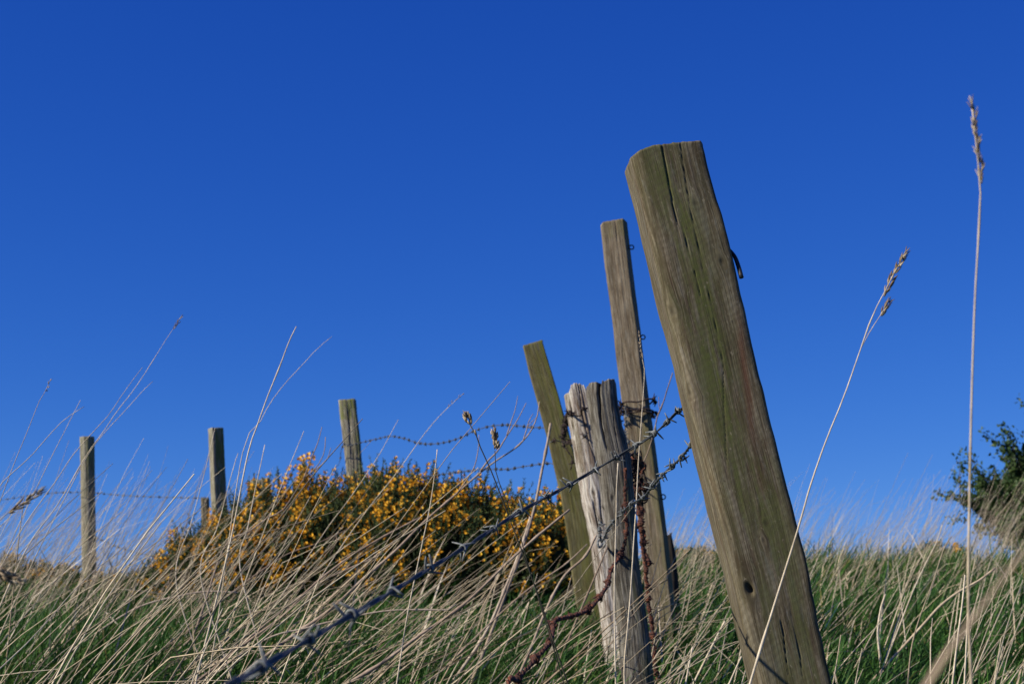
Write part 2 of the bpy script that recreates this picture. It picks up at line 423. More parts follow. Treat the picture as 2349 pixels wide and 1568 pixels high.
# ------------------------------------------------------------------ fence posts
def build_post(name, label, stations, d, mat, depth=0.9, corner=(0.25, 0.9), nu=90, nv=160, knots=(), cracks=(), stains=(),
               algae=None, tilt=(0, 0), top=None, jag=0.0, relief=0.0012, rough_edge=0.0015, group=None, yaw=0.0, lean_y=0.0, sink=0.18, groove=0.0):
    """stations: (y, x_left, x_right) on the photograph's grid, top to bottom. corner: squareness exponent per side (left, right)."""
    zs, cx, hw = [], [], []
    for (y, xl, xr) in stations:
        hw0 = (xr - xl) / F * d / 2
        a, b = at(xl, y, d - 0.5 * hw0 * depth * min(1, corner[0])), at(xr, y, d - 0.5 * hw0 * depth * min(1, corner[1]))
        zs.append((a[2] + b[2]) / 2); cx.append((a[0] + b[0]) / 2); hw.append((b[0] - a[0]) / 2)
    zs, cx, hw = np.array(zs), np.array(cx), np.array(hw)
    # carry the shaft on into the soil
    sl = (cx[-1] - cx[max(-3, -len(cx))]) / (zs[-1] - zs[max(-3, -len(cx))])
    gz = float(ground(cx[-1], d))
    zb = min(gz - sink, zs[-1] - 0.02)
    cx = np.append(cx, cx[-1] + sl * (zb - zs[-1])); hw = np.append(hw, hw[-1]); zs = np.append(zs, zb)
    o_ = np.argsort(zs); zs, cx, hw = zs[o_], cx[o_], hw[o_]
    bx = float(np.interp(gz, zs, cx))
    base = np.array([bx, d, gz])
    # unit section: dense towards the camera (-y)
    ph = np.linspace(0, 2 * math.pi, 720, endpoint=False) - math.pi / 2
    c, s = np.cos(ph), np.sin(ph)
    ex = np.where(c < 0, corner[0], corner[1])
    p = 2 + 10 * ex
    r = (np.abs(c) ** p + np.abs(s) ** p) ** (-1 / p)
    ux, uy = r * c, r * s
    if yaw:
        cyw, syw = math.cos(yaw), math.sin(yaw)
        ux, uy = ux * cyw - uy * syw, ux * syw + uy * cyw
        k = np.abs(ux).max(); ux, uy = ux / k, uy / k
    seg = np.hypot(np.diff(np.append(ux, ux[0])), np.diff(np.append(uy, uy[0])))
    wgt = seg * np.where(uy < 0.25, 3.0, 1.0)
    cum = np.concatenate([[0], np.cumsum(wgt)])
    tt = np.linspace(0, cum[-1], nu, endpoint=False)
    ang = np.linspace(0, 720, 721)
    pos = np.interp(tt, cum, ang)
    ux2 = np.interp(pos, np.arange(721), np.append(ux, ux[0])); uy2 = np.interp(pos, np.arange(721), np.append(uy, uy[0]))
    arc = np.concatenate([[0], np.cumsum(seg)])
    au = np.interp(pos, np.arange(721), arc)
    i0 = np.argmin(np.where(uy2 < 0, np.abs(ux2), 9))
    W = float(np.mean(hw))
    au = (au - au[i0]) * W
    half = arc[-1] * W / 2
    au = (au + half) % (2 * half) - half                       # metres round the shaft, 0 in front
    front = uy2 < 0.05
    def fr2u(fr):                                              # -1..1 across the visible face -> metres round
        f = np.where(front)[0]
        f = f[np.argsort(ux2[f])]
        return np.interp(fr, ux2[f], au[f])
    def px(x, y):
        pt = at(x, y, d - W * depth * 0.8)
        z = pt[2]
        fr = (pt[0] - np.interp(z, zs, cx)) / np.interp(z, zs, hw)
        return float(fr2u(np.clip(fr, -0.98, 0.98))), z - gz
    ztop = zs[-1]
    # top profile
    tp = tilt[0] * ux2 * W + tilt[1] * uy2 * W
    if top is not None:
        tp = tp + np.interp(ux2, [a for a, _ in top], [b for _, b in top]) * 1.0
    if jag:
        tp = tp + jag * (vnoise(au * 260, au * 0 + len(label), 3) + 0.7 * vnoise(au * 90, au * 0, 4))
    tv = np.linspace(0, 1, nv)
    fade = np.clip((tv - 0.75) / 0.25, 0, 1)[:, None]
    Zv = zb + (ztop - zb) * tv[:, None] + tp[None, :] * fade
    U = np.broadcast_to(au[None, :], Zv.shape)
    Vv = Zv - gz
    # grain field bent round knots
    G = U.copy(); KN = np.zeros_like(U); disp = np.zeros_like(U)
    for (kx, ky, kr, *hole) in knots:
        u0, v0 = px(kx, ky)
        du, dv = U - u0, (Vv - v0) / 2.2
        rr = du * du + dv * dv
        rr = rr * (1 + 0.9 * vnoise(U * 120, Vv * 60, 29)) 
        G = G - du * np.minimum(kr * kr * 0.9 / (rr + kr * kr * 0.4), 0.8) * (rr < (9 * kr) ** 2) * np.exp(-rr / (5 * kr) ** 2)
        dist = np.sqrt(du * du + ((Vv - v0) / 1.5) ** 2) / kr
        KN = np.maximum(KN, 0.8 * np.clip(0.95 - dist * (1 + 0.4 * vnoise(U * 200, Vv * 90, 28)), 0, 1))
        dist = dist * (1 + 0.5 * vnoise(U * 160, Vv * 90, 27))
        disp += 0.0003 * np.exp(-((dist - 1.1) / 0.4) ** 2) - (hole[0] if hole else 0.0002) * np.exp(-(dist / 0.5) ** 2)
    G = G + 0.0035 * vnoise(U * 18, Vv * 5, 11) + 0.006 * vnoise(U * 7, Vv * 2.2, 12)
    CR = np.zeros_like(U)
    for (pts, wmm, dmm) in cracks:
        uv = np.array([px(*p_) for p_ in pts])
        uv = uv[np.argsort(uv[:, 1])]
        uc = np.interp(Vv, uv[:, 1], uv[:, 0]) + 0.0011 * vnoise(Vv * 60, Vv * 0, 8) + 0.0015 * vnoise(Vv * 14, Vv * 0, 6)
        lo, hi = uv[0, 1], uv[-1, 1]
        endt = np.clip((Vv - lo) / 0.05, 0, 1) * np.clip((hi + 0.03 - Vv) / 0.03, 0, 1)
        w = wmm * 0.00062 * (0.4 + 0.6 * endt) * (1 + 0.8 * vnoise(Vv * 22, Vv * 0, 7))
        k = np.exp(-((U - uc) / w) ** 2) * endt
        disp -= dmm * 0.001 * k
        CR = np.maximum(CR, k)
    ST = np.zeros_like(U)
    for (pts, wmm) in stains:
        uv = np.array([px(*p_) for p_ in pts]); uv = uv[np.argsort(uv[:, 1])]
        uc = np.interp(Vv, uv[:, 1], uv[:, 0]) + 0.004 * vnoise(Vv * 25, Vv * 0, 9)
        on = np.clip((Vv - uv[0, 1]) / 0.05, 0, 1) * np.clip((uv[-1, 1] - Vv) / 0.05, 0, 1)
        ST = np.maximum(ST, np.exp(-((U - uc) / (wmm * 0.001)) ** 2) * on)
    disp += relief * (vnoise(G * 420, Vv * 9, 13) + 1.2 * vnoise(G * 150, Vv * 4, 14) + 0.7 * vnoise(G * 900, Vv * 20, 15))
    if groove:
        gn = vnoise(G * 190, Vv * 3.0, 16)
        disp -= groove * np.clip(gn - 0.12, 0, 1) * 3
    disp += rough_edge * np.clip((np.abs(ux2)[None, :] - 0.80) / 0.15, 0.10, 1) * (vnoise(U * 30, Vv * 14, 17) + 0.6 * vnoise(U * 60, Vv * 45, 18))
    H = np.interp(Zv, zs, hw); C = np.interp(Zv, zs, cx)
    rad = np.sqrt(ux2 ** 2 + (uy2 * depth) ** 2)[None, :]
    sc = 1 + disp / (rad * H)
    X = C + H * ux2[None, :] * sc
    Y = d + H * depth * uy2[None, :] * sc + lean_y * (Zv - gz)
    # worn top edge
    P = np.stack([X, Y, Zv], -1)
    rings = [P]
    topc = P[-1].mean(0)
    caps = []
    for k_, f_ in enumerate((0.94, 0.75, 0.45, 0.15)):
        rp = topc + (P[-1] - topc) * f_
        rp[:, 2] = P[-1][:, 2] * f_ + topc[2] * (1 - f_) + (0.001 if k_ == 0 else 0.0) + 0.002 * vnoise(rp[:, 0] * 300, rp[:, 1] * 300, 19)
        caps.append(rp[None])
    Pall = np.concatenate([P] + caps, 0)
    n_r = len(Pall)
    def ext(a_): return np.concatenate([a_] + [a_[-1:]] * 4, 0)
    gu, gvv = ext(G), ext(Vv).copy()
    for k_, f_ in enumerate((0.94, 0.75, 0.45, 0.15)):
        gvv[nv + k_] = gvv[nv - 1] + (1 - f_) * 0.03
    ind = np.arange(n_r * nu).reshape(n_r, nu)
    nxt = np.roll(ind, -1, axis=1)
    quads = np.stack([ind[:-1], nxt[:-1], nxt[1:], ind[1:]], -1).reshape(-1, 4)
    Vt = Pall.reshape(-1, 3) - base
    Vt = np.vstack([Vt, Pall[-1].mean(0) - base])
    tris = np.stack([ind[-1], nxt[-1], np.full(nu, n_r * nu)], -1)
    def flat(a_): return np.append(ext(a_).ravel(), a_[-1, 0])
    grain = np.stack([np.append(gu.ravel(), 0), np.append(gvv.ravel(), gvv[-1, 0]), np.zeros(n_r * nu + 1)], -1)
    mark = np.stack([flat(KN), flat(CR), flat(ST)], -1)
    frc = np.broadcast_to(ux2[None, :], U.shape)
    AL = algae(frc, Vv, Vv / (ztop - gz)) if algae else np.full_like(U, 0.25)
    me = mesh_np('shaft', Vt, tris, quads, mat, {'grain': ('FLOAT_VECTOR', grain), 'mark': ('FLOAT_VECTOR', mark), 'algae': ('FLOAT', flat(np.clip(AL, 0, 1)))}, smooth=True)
    root = empty(name, base, label, 'fence post', group)
    link('shaft', me, root)
    root_info[label] = (base, zs, cx, hw, d, W * depth)
    return root

root_info = {}
z1 = zoomf(1600, 360, 2.45); z2 = zoomf(1400, 900, 3.137); z3 = zoomf(1400, 1350, 2.958)
z4 = zoomf(1850, 1300, 2.704); z5 = zoomf(400, 1050, 2.852); z6 = zoomf(900, 1050, 2.6136)
z7 = zoomf(1600, 1250, 5.226); z8 = zoomf(1600, 1050, 5.226); z9 = zoomf(500, 1400, 3.267); z10 = zoomf(1000, 1400, 3.267)
z11 = zoomf(0, 1100, 2.01); z12 = zoomf(2300, 1050, 1.889); z13 = zoomf(1200, 1100, 6.525); z14 = zoomf(150, 850, 2.936)

PG = 'old wooden fence posts on the hillside'
big = build_post('fence_post', 'thick leaning square-cut post nearest the camera with olive green stains and long cracks',
    [(346, 1430, 1611), (440, 1453, 1634), (560, 1480, 1668), (690, 1511, 1700), (830, 1548, 1732), (960, 1579, 1762), (1100, 1614, 1798), (1250, 1650, 1836), (1400, 1686, 1868), (1568, 1725, 1905)],
    2.2, M['wood_big'], depth=0.85, corner=(0.5, 1.5), nu=190, nv=420, tilt=(0.10, 0.0),
    top=[(-1, -0.015), (-0.85, -0.0085), (-0.6, -0.003), (-0.3, 0.001), (0.3, 0.002), (0.93, 0.002), (1.0, -0.003)], jag=0.0012,
    knots=[(*z1(760, 495), 0.0055), (*z1(945, 890), 0.0060, 0.0012), (*z1(605, 1220), 0.007, 0.001), (*z2(1550, 560), 0.009, 0.001), (*z4(560, 865), 0.0075, 0.011), (*z4(690, 380), 0.005), (*z4(670, 500), 0.003)],
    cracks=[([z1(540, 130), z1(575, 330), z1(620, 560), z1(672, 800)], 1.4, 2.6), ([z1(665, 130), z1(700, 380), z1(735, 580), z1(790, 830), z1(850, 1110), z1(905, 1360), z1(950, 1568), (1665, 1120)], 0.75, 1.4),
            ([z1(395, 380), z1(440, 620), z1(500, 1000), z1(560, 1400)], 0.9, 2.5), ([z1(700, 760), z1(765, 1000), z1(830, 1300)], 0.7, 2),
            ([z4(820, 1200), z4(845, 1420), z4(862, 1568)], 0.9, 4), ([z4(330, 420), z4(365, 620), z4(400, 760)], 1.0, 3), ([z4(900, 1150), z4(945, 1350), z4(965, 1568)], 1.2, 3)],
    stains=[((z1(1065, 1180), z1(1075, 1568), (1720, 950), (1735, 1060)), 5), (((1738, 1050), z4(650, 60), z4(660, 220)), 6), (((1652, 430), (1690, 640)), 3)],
    algae=lambda f, v, t: 1.0 * np.exp(-((f + 0.10) / 0.5) ** 2) * np.clip((t - 0.10) * 1.6, 0.10, 1) + 0.5 * np.exp(-((f - 0.55) / 0.3) ** 2) * (t < 0.6) + 0.12,
    relief=0.00018, rough_edge=0.0026, group=PG, yaw=math.radians(3))

tall = build_post('fence_post', 'tall brown-grey post standing just behind the leaning stump with wire bound round its middle',
    [(507, 1376, 1441), (607, 1386, 1453), (751, 1406, 1472), (834, 1415, 1481), (910, 1425, 1491), (1017, 1439, 1506), (1150, 1458, 1524), (1225, 1467, 1534), (1352, 1480, 1548), (1450, 1491, 1557)],
    5.4, M['wood_tall'], depth=0.9, corner=(0.9, 1.3), nu=110, nv=240, tilt=(0.10, 0.0), top=[(-1, -0.012), (-0.8, -0.002), (1, 0)],
    knots=[(*z2(1025, 405), 0.010), (*z1(350, 1000), 0.006), (*z1(400, 1420), 0.007)],
    cracks=[([z1(228, 640), z1(238, 790)], 1.6, 2), ([z2(960, 20), z2(1000, 330)], 1.2, 2)], yaw=math.radians(-14),
    algae=lambda f, v, t: 0.5 * (np.exp(-((f - 0.85) / 0.3) ** 2)) + 0.5 * (t < 0.55) * np.exp(-((f - 0.4) / 0.6) ** 2) + 0.3 * (t > 0.96), group=PG)

moss = build_post('fence_post', 'slanting flat-topped post covered in yellow-green algae left of the grey stumps',
    [(787, 1198, 1245), (849, 1213, 1264), (907, 1229, 1281), (1003, 1255, 1308), (1083, 1274, 1328), (1136, 1287, 1340), (1239, 1303, 1358), (1337, 1315, 1372)],
    6.4, M['wood_moss'], depth=0.55, corner=(1.4, 1.6), nu=80, nv=160, tilt=(0.26, 0.0),
    cracks=[([z2(520, 720), z2(480, 830), z2(470, 980)], 2.5, 3)], algae=lambda f, v, t: 0.85 * np.clip(0.45 + 0.5 * f, 0, 1) + 0.1,
    relief=0.0009, rough_edge=0.0012, group=PG)

silver = build_post('fence_post', 'pale silver-grey weathered stump with a ragged top, half hidden by the front stump',
    [(884, 1290, 1362), (941, 1299, 1376), (990, 1309, 1388), (1043, 1318, 1398), (1110, 1329, 1410), (1168, 1338, 1420), (1239, 1354, 1432), (1323, 1365, 1444), (1422, 1377, 1458), (1480, 1384, 1466)],
    4.9, M['wood_silver'], depth=0.9, corner=(0.05, 0.05), nu=120, nv=220, tilt=(0.05, 0), top=[(-1, -0.030), (-0.62, -0.018), (-0.5, 0.0), (-0.1, 0.004), (0.25, -0.002), (0.5, -0.028), (1, -0.04)], jag=0.010,
    knots=[(*z2(540, 925), 0.010, 0.005), (1360, 1130, 0.008, 0.004)],
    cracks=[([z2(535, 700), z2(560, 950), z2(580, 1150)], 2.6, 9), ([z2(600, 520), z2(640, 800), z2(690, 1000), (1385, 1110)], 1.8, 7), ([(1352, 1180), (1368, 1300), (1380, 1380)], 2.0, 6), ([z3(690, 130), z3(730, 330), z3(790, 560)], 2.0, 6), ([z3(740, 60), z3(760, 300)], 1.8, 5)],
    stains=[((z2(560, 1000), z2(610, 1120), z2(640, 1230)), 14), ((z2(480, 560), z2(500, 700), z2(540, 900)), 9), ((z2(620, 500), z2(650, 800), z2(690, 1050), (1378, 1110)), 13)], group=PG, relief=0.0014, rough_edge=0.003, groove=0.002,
    algae=lambda f, v, t: 0.35 * (f < -0.55) * (t > 0.7) + 0.05)

stump = build_post('fence_post', 'split grey stump in front of the others with a galvanised staple on its side',
    [(877, 1347, 1413), (908, 1345, 1416), (937, 1350, 1420), (977, 1356, 1428), (1011, 1361, 1438), (1050, 1367, 1447), (1123, 1378, 1453), (1200, 1387, 1459), (1267, 1395, 1464), (1346, 1404, 1473), (1450, 1417, 1489), (1568, 1428, 1499)],
    4.0, M['wood_grey'], depth=0.95, corner=(0.08, 0.10), nu=150, nv=300, tilt=(0.05, 0.0), top=[(-1, -0.010), (-0.85, -0.002), (-0.35, -0.003), (-0.24, -0.018), (-0.14, -0.016), (0.0, 0.0), (0.85, 0.003), (1, -0.006)], jag=0.004,
    knots=[(*z7(445, 630), 0.007, 0.003), (*z7(320, 735), 0.008, -0.006), (*z3(1000, 1560), 0.011, 0.003)],
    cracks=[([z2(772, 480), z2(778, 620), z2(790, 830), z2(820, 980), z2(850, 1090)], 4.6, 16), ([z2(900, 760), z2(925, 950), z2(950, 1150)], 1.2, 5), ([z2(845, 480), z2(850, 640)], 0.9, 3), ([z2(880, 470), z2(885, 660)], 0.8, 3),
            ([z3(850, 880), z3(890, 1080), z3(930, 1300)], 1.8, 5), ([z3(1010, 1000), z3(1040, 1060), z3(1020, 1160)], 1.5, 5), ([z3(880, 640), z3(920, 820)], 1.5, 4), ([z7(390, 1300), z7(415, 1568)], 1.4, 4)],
    group=PG, relief=0.0009, rough_edge=0.0026, groove=0.0004,
    algae=lambda f, v, t: 0.45 * (f > 0.25) * (t < 0.72) + 0.05)

black = build_post('fence_post', 'rotten blackened stub close behind the foot of the tall post',  # low stub in one very dark timber tone
    [(1228, 1519, 1541), (1250, 1518, 1546), (1290, 1520, 1551), (1340, 1524, 1556)], 6.0, M['wood_black'], depth=0.9, corner=(0.1, 0.1), nu=48, nv=50, jag=0.02, relief=0.003, rough_edge=0.004, group=PG)

pA = build_post('fence_post', 'upright round-backed post rising out of the flowering gorse, wire stapled to it',
    [(917, 777, 815), (1020, 789, 826), (1080, 795, 830), (1150, 802, 835)], 9.4, M['wood_far'], depth=0.9, corner=(0.3, 0.8), nu=70, nv=120, tilt=(0.08, 0), jag=0.004,
    cracks=[([z6(165, 200), z6(165, 420), z6(180, 560)], 4, 6), ([z5(1590, 230), z5(1620, 560)], 4, 6)],
    algae=lambda f, v, t: 0.8 * np.exp(-((f - 0.85) / 0.28) ** 2) + 0.75 * (t > 0.90) + 0.1, relief=0.003, rough_edge=0.003, groove=0.002, group=PG)
pB = build_post('fence_post', 'upright post with a grey left face and mossy green right face left of the gorse',
    [(981, 475, 512), (1060, 478, 515), (1150, 482, 520), (1220, 486, 524)], 9.9, M['wood_far'], depth=0.95, corner=(1.0, 1.0), nu=70, nv=120, jag=0.003, tilt=(0.05, 0), yaw=math.radians(28),
    algae=lambda f, v, t: 1.0 * np.clip((f + 0.15) * 4, 0, 1) + 0.15, relief=0.002, rough_edge=0.002, group=PG)
pC = build_post('fence_post', 'leftmost round upright post standing behind the tall dry grass',
    [(1002, 184, 216), (1100, 185.5, 217.5), (1200, 187, 219), (1300, 188.5, 221)], 10.9, M['wood_far'], depth=1.0, corner=(0.0, 0.0), nu=70, nv=120, jag=0.003, tilt=(0.04, 0),
    algae=lambda f, v, t: 0.45 * np.clip((f + 0.2) * 2, 0, 1) + 0.2, relief=0.002, rough_edge=0.002, group=PG)
pD = build_post('fence_post', 'short thin dark post tight against the left of the mossy two-tone post',
    [(1141, 461, 479), (1180, 462, 480), (1240, 464, 482)], 10.4, M['wood_tall'], depth=1.0, corner=(0.1, 0.1), nu=48, nv=60, jag=0.004, relief=0.003, group=PG,
    algae=lambda f, v, t: 0.4 + 0 * f)
pE = build_post('fence_post', 'squat broad stump almost swallowed by gorse between two upright posts',
    [(1100, 577, 618), (1130, 578, 621), (1200, 580, 625)], 8.85, M['wood_far'], depth=0.8, corner=(0.3, 0.3), nu=60, nv=70, jag=0.02, tilt=(0.12, 0), relief=0.004, rough_edge=0.004, groove=0.004, group=PG)

def local(root, P): return np.asarray(P, float) - np.array(root.location)

def ring_staple(root, x, y, d, r_px, tilt=0.0, name='staple', wire=0.0016, mat='iron'):
    c = at(x, y, d); r = r_px / F * d
    th = np.linspace(math.radians(-150), math.radians(150), 18)
    P = np.stack([c[0] + r * np.cos(th), c[1] + tilt * np.sin(th) * r, c[2] + r * np.sin(th)], -1)
    legs = np.array([[c[0] - r * 3.5, c[1], P[0, 2] - 0.001]]), np.array([[c[0] - r * 3.5, c[1], P[-1, 2] + 0.001]])
    P = np.vstack([legs[0], P, legs[1]])
    b = MB(); b.tube(local(root, P), wire, 7)
    return b.build(name, M[mat], root)

ring_staple(tall, 1449, 567, 5.38, 5.0, wire=0.0022)
ring_staple(tall, 1475, 773, 5.38, 5.0, wire=0.0022)
ring_staple(tall, 1521, 1139, 5.38, 5.5, wire=0.0022)
# hooked strip of old wire and a nail on the near edge of the big post
b = MB()
P = spline([at(1655, 555, 2.19), at(1670, 570, 2.18), at(1685, 588, 2.17), at(1694, 611, 2.165), at(1701, 637, 2.16)], 16)
b.tube(local(big, P), np.linspace(0.0024, 0.0032, 16), 8)
tag(b.build('bent_nail', M['iron'], big), 'bent dark iron nail curving down from the right edge')
b = MB(); b.tube(local(big, [at(1640, 505, 2.19), at(1653, 503, 2.18), at(1656, 503, 2.18)]), [0.002, 0.002, 0.0035], 8)
b.build('nail', M['rust_dark'], big)
# galvanised staple on the front stump
c = at(1379, 1246, 3.945)
th = np.linspace(math.radians(-60), math.radians(240), 20)
P = np.stack([c[0] + 0.0085 * np.cos(th), c[1] - 0.004 + 0.012 * (np.sin(th) > 0.4), c[2] + 0.011 * np.sin(th)], -1)
P = np.vstack([P[0] + [0.004, 0.05, 0.01], P, P[-1] + [0.012, 0.05, 0.012]])
b = MB(); b.tube(local(stump, spline(P, 34)), 0.0029, 8)
b.build('staple', M['galv_pale'], stump)

# ------------------------------------------------------------------ barbed wire
def barb_mesh(name, R, rw, prong, mat, turns=1.6, jitter=0.0, sides=6, simple=False):
    """four-point barb wound round a wire that runs along X"""
    b = MB()
    rr = random.Random(hash(name) % 1000)
    for k, (sg, a0) in enumerate(((1, 0.5), (-1, 2.4))):
        n = 9 if simple else 22
        th = a0 + np.linspace(0, 2 * math.pi * turns, n)
        xx = sg * (0.15 * rw + np.linspace(0, 1, n) * rw * 2.1 * turns) + (k - 0.5) * 0.2 * rw
        co = R + rw
        P = np.stack([xx, co * np.cos(th), co * np.sin(th)], -1)
        t0 = -np.array([0.10, -math.sin(th[0]), math.cos(th[0])]); t0[0] = -sg * 0.25
        t1 = np.array([sg * 0.35, -math.sin(th[-1]), math.cos(th[-1])])
        l0, l1 = prong * rr.uniform(0.85, 1.1), prong * rr.uniform(0.85, 1.1)
        s0 = [P[0] + t0 / np.linalg.norm(t0) * l0 * q_ for q_ in (1, 0.5, 0.15)]
        s1 = [P[-1] + t1 / np.linalg.norm(t1) * l1 * q_ for q_ in (0.15, 0.5, 1)]
        P = np.vstack([s0, P, s1])
        rad = np.full(len(P), rw); rad[0] *= 0.55; rad[-1] *= 0.55
        if jitter:
            rad = rad * (1 + jitter * np.array([rr.uniform(-0.6, 1) for _ in rad]))
            P = P + np.array([[rr.uniform(-1, 1) for _ in range(3)] for _ in P]) * rw * jitter * 0.4
        b.tube(P, rad, sides)
    if jitter:                                             # a scab of rust round the coils
        n = 9
        xx = np.linspace(-1, 1, n) * R * 2.4
        b.tube(np.stack([xx, 0 * xx, 0 * xx], -1), R * 1.55 * np.sqrt(np.clip(1 - np.linspace(-1, 1, n) ** 2, 0.05, 1)) * np.array([rr.uniform(0.8, 1.2) for _ in range(n)]), 8)
    return b.mesh(name, mat)

def wire_path(pts, d0, d1, n=None, extra0=None, extra1=None):
    """a wire seen along pts; straight in depth (1/d linear along it)"""
    pts = np.array(pts, float)
    s = np.concatenate([[0], np.cumsum(np.linalg.norm(np.diff(pts, axis=0), axis=1))]); s /= s[-1]
    P = [at(x, y, 1 / ((1 - t) / d0 + t / d1)) for (x, y), t in zip(pts, s)]
    if extra0 is not None: P = list(extra0) + P
    if extra1 is not None: P = P + list(extra1)
    return np.array(P)

def barbed_wire(name, label, path, R, pitch, mat, barbs=(), barb_meshes=(), barb_mat=None, strands=2, step=0.006, lump=0.0, sides=7, single_r=None, group='strands of barbed wire', roll=None, bscale=(0.9, 1.1)):
    L_ = np.sum(np.linalg.norm(np.diff(path, axis=0), axis=1))
    n = max(12, int(L_ / step))
    P = spline(path, n)
    root = empty(name, P[-1], label, 'barbed wire', group)
    Tn = np.gradient(P, axis=0); Tn /= np.linalg.norm(Tn, axis=1)[:, None]
    e = np.cross(Tn, [0, 0, 1.0]); e /= np.linalg.norm(e, axis=1)[:, None] + 1e-9
    f = np.cross(e, Tn)
    s = np.concatenate([[0], np.cumsum(np.linalg.norm(np.diff(P, axis=0), axis=1))])
    if strands == 2:
        for k in range(2):
            th = 2 * math.pi * s / pitch + math.pi * k + 0.6
            Q = P + 0.5 * R * (np.cos(th)[:, None] * e + np.sin(th)[:, None] * f)
            rad = np.full(n, R * 0.52)
            if lump: rad = rad * (1 + lump * 2 * (vnoise(s * 160, s * 0 + k, 2) + 0.5 * vnoise(s * 420, s * 0 + k, 3)))
            b = MB(); b.tube(local(root, Q), rad, sides); b.build('strand', mat, root)
    else:
        b = MB(); b.tube(local(root, P), R, sides); b.build('strand', mat, root)
    for i, bb in enumerate(barbs):
        j = int(np.argmin(np.linalg.norm(P - np.asarray(bb), axis=1)))
        o = link('barb', barb_meshes[i % len(barb_meshes)], root, local(root, P[j]))
        x_ = Vector(Tn[j]); up = Vector((0, -0.35, 0.94))
        y_ = up.cross(x_).normalized(); z_ = x_.cross(y_)
        m3 = Matrix((x_, y_, z_)).transposed()
        rl = roll[i % len(roll)] if roll else random.uniform(0, 6.28)
        q_ = m3.to_quaternion() @ Quaternion((1, 0, 0), rl)
        o.rotation_mode = 'QUATERNION'; o.rotation_quaternion = q_
        sc = random.uniform(*bscale); o.scale = (sc, sc, sc)
    return root

def every(path, gap, first=0.03):
    n = 400; P = spline(path, n)
    s = np.concatenate([[0], np.cumsum(np.linalg.norm(np.diff(P, axis=0), axis=1))])
    out, x = [], first
    while x < s[-1]:
        out.append(P[np.searchsorted(s, x)]); x += gap * random.uniform(0.88, 1.12)
    return out

# near strand, running past the camera's left to the big post
nb = [(597, 1530), (710, 1465), (808, 1408), (900, 1355), (985, 1303), (1062, 1257), (1130, 1213), (1192, 1173), (1257, 1138), (1308, 1110), (1365, 1077), (1415, 1048), (1457, 1023), (1497, 997), (1530, 968), (1553, 945)]
line = [(530, 1568)] + nb + [(1574, 934)]
xs = np.array([p[0] for p in line]); inv = 1 / np.interp(xs, [530, 597, 762, 866, 1013, 1090, 1200, 1310, 1400, 1574], [0.88, 0.95, 1.13, 1.30, 1.62, 1.78, 1.98, 2.16, 2.23, 2.29])
P1 = [at(x, y, 1 / i_) for (x, y), i_ in zip(line, inv)]
back = P1[0] + (P1[0] - P1[2]) * 1.0
pre = [np.array([-0.62, -0.9, float(ground(-0.62, -0.9)) + 0.01]), np.array([-0.50, -0.35, 0.22]), np.array([-0.33, 0.30, 0.42]), back * 0.5 + P1[0] * 0.5]
post_end = [np.array([P1[-1][0] + 0.03, 2.30, P1[-1][2] + 0.01])]
bm = [barb_mesh('barb_%d' % i, 0.0022, 0.00120, 0.0140, M['galv_pale'], 1.25) for i in range(4)]
barbed_wire('barbed_wire', 'near galvanised barbed strand sloping up from the bottom edge to the big leaning post', np.array(pre + P1 + post_end), 0.0023, 0.21, M['galv'],
            P1[1:-1], bm, roll=[0.3, 3.0, 1.6, 4.4, 2.4, 5.6, 0.9], step=0.006)

# second strand: big post down to the staple on the front stump
b2 = [(1586, 1020), (1564, 1049), (1541, 1070), (1520, 1090), (1497, 1115), (1477, 1140), (1448, 1156), (1429, 1174), (1408, 1196), (1394, 1215), (1388, 1231)]
line2 = [(1602, 1004)] + b2 + [(1380, 1243)]
P2 = wire_path(line2, 2.27, 3.90)
bm2 = [barb_mesh('barb_b%d' % i, 0.0026, 0.0012, 0.0125, M['galv_pale'], 1.5) for i in range(3)]
barbed_wire('barbed_wire', 'thin dull barbed strand dropping from the big leaning post to the split stump staple', P2, 0.0026, 0.05, M['galv'], P2[1:-1], bm2, step=0.008, roll=[2.1, 3.6, 0.7, 5.3, 1.4])
# tail of that strand twisted above the staple
Pt = [at(*z7(275, 1250), 3.91), at(*z7(262, 1150), 3.90), at(*z7(255, 1060), 3.90), at(*z7(268, 985), 3.91)]
barbed_wire('barbed_wire', 'short twisted wire tail sticking up from the staple on the split stump', np.array(Pt), 0.0024, 0.03, M['galv'], [Pt[1], Pt[2], Pt[3]], bm2, step=0.005)

# rusty strands
rb = [barb_mesh('rust_barb_%d' % i, 0.0045, 0.0019, 0.013, M['rust'], 1.4, jitter=0.45) for i in range(4)]
r_top = [z7(625, 190), z7(628, 280), z7(630, 370), z7(620, 500), z7(625, 600), z7(620, 720), z7(630, 850), z7(632, 940), z7(650, 1030), z7(640, 1120), z7(620, 1260)]
r_low = [z3(910, 510), z3(825, 645), z3(805, 740), z3(735, 860), z3(635, 965), z3(500, 1015), z3(372, 1050), z3(350, 1140), z3(330, 1225), z3(215, 1360), z3(70, 1525), z3(-20, 1640), z3(-90, 1760)]
P3 = [at(*p, 3.93) for p in r_top]
low_d = np.linspace(3.92, 2.75, len(r_low))
P3 += [at(x, y, dd) for (x, y), dd in zip(r_low, low_d)]
P3[-1][2] = float(ground(P3[-1][0], P3[-1][1])) + 0.02
P3 = np.array(P3)
barbs3 = [P3[3], P3[5], P3[7], P3[9]] + list(P3[11:-1]) + [(P3[17] + P3[18]) / 2]
barbed_wire('barbed_wire', 'thick rust-brown barbed strand hanging down the split stump and trailing left into the grass', P3, 0.0048, 0.030, M['rust'], barbs3, rb, lump=0.7, step=0.0035, bscale=(0.6, 1.1))
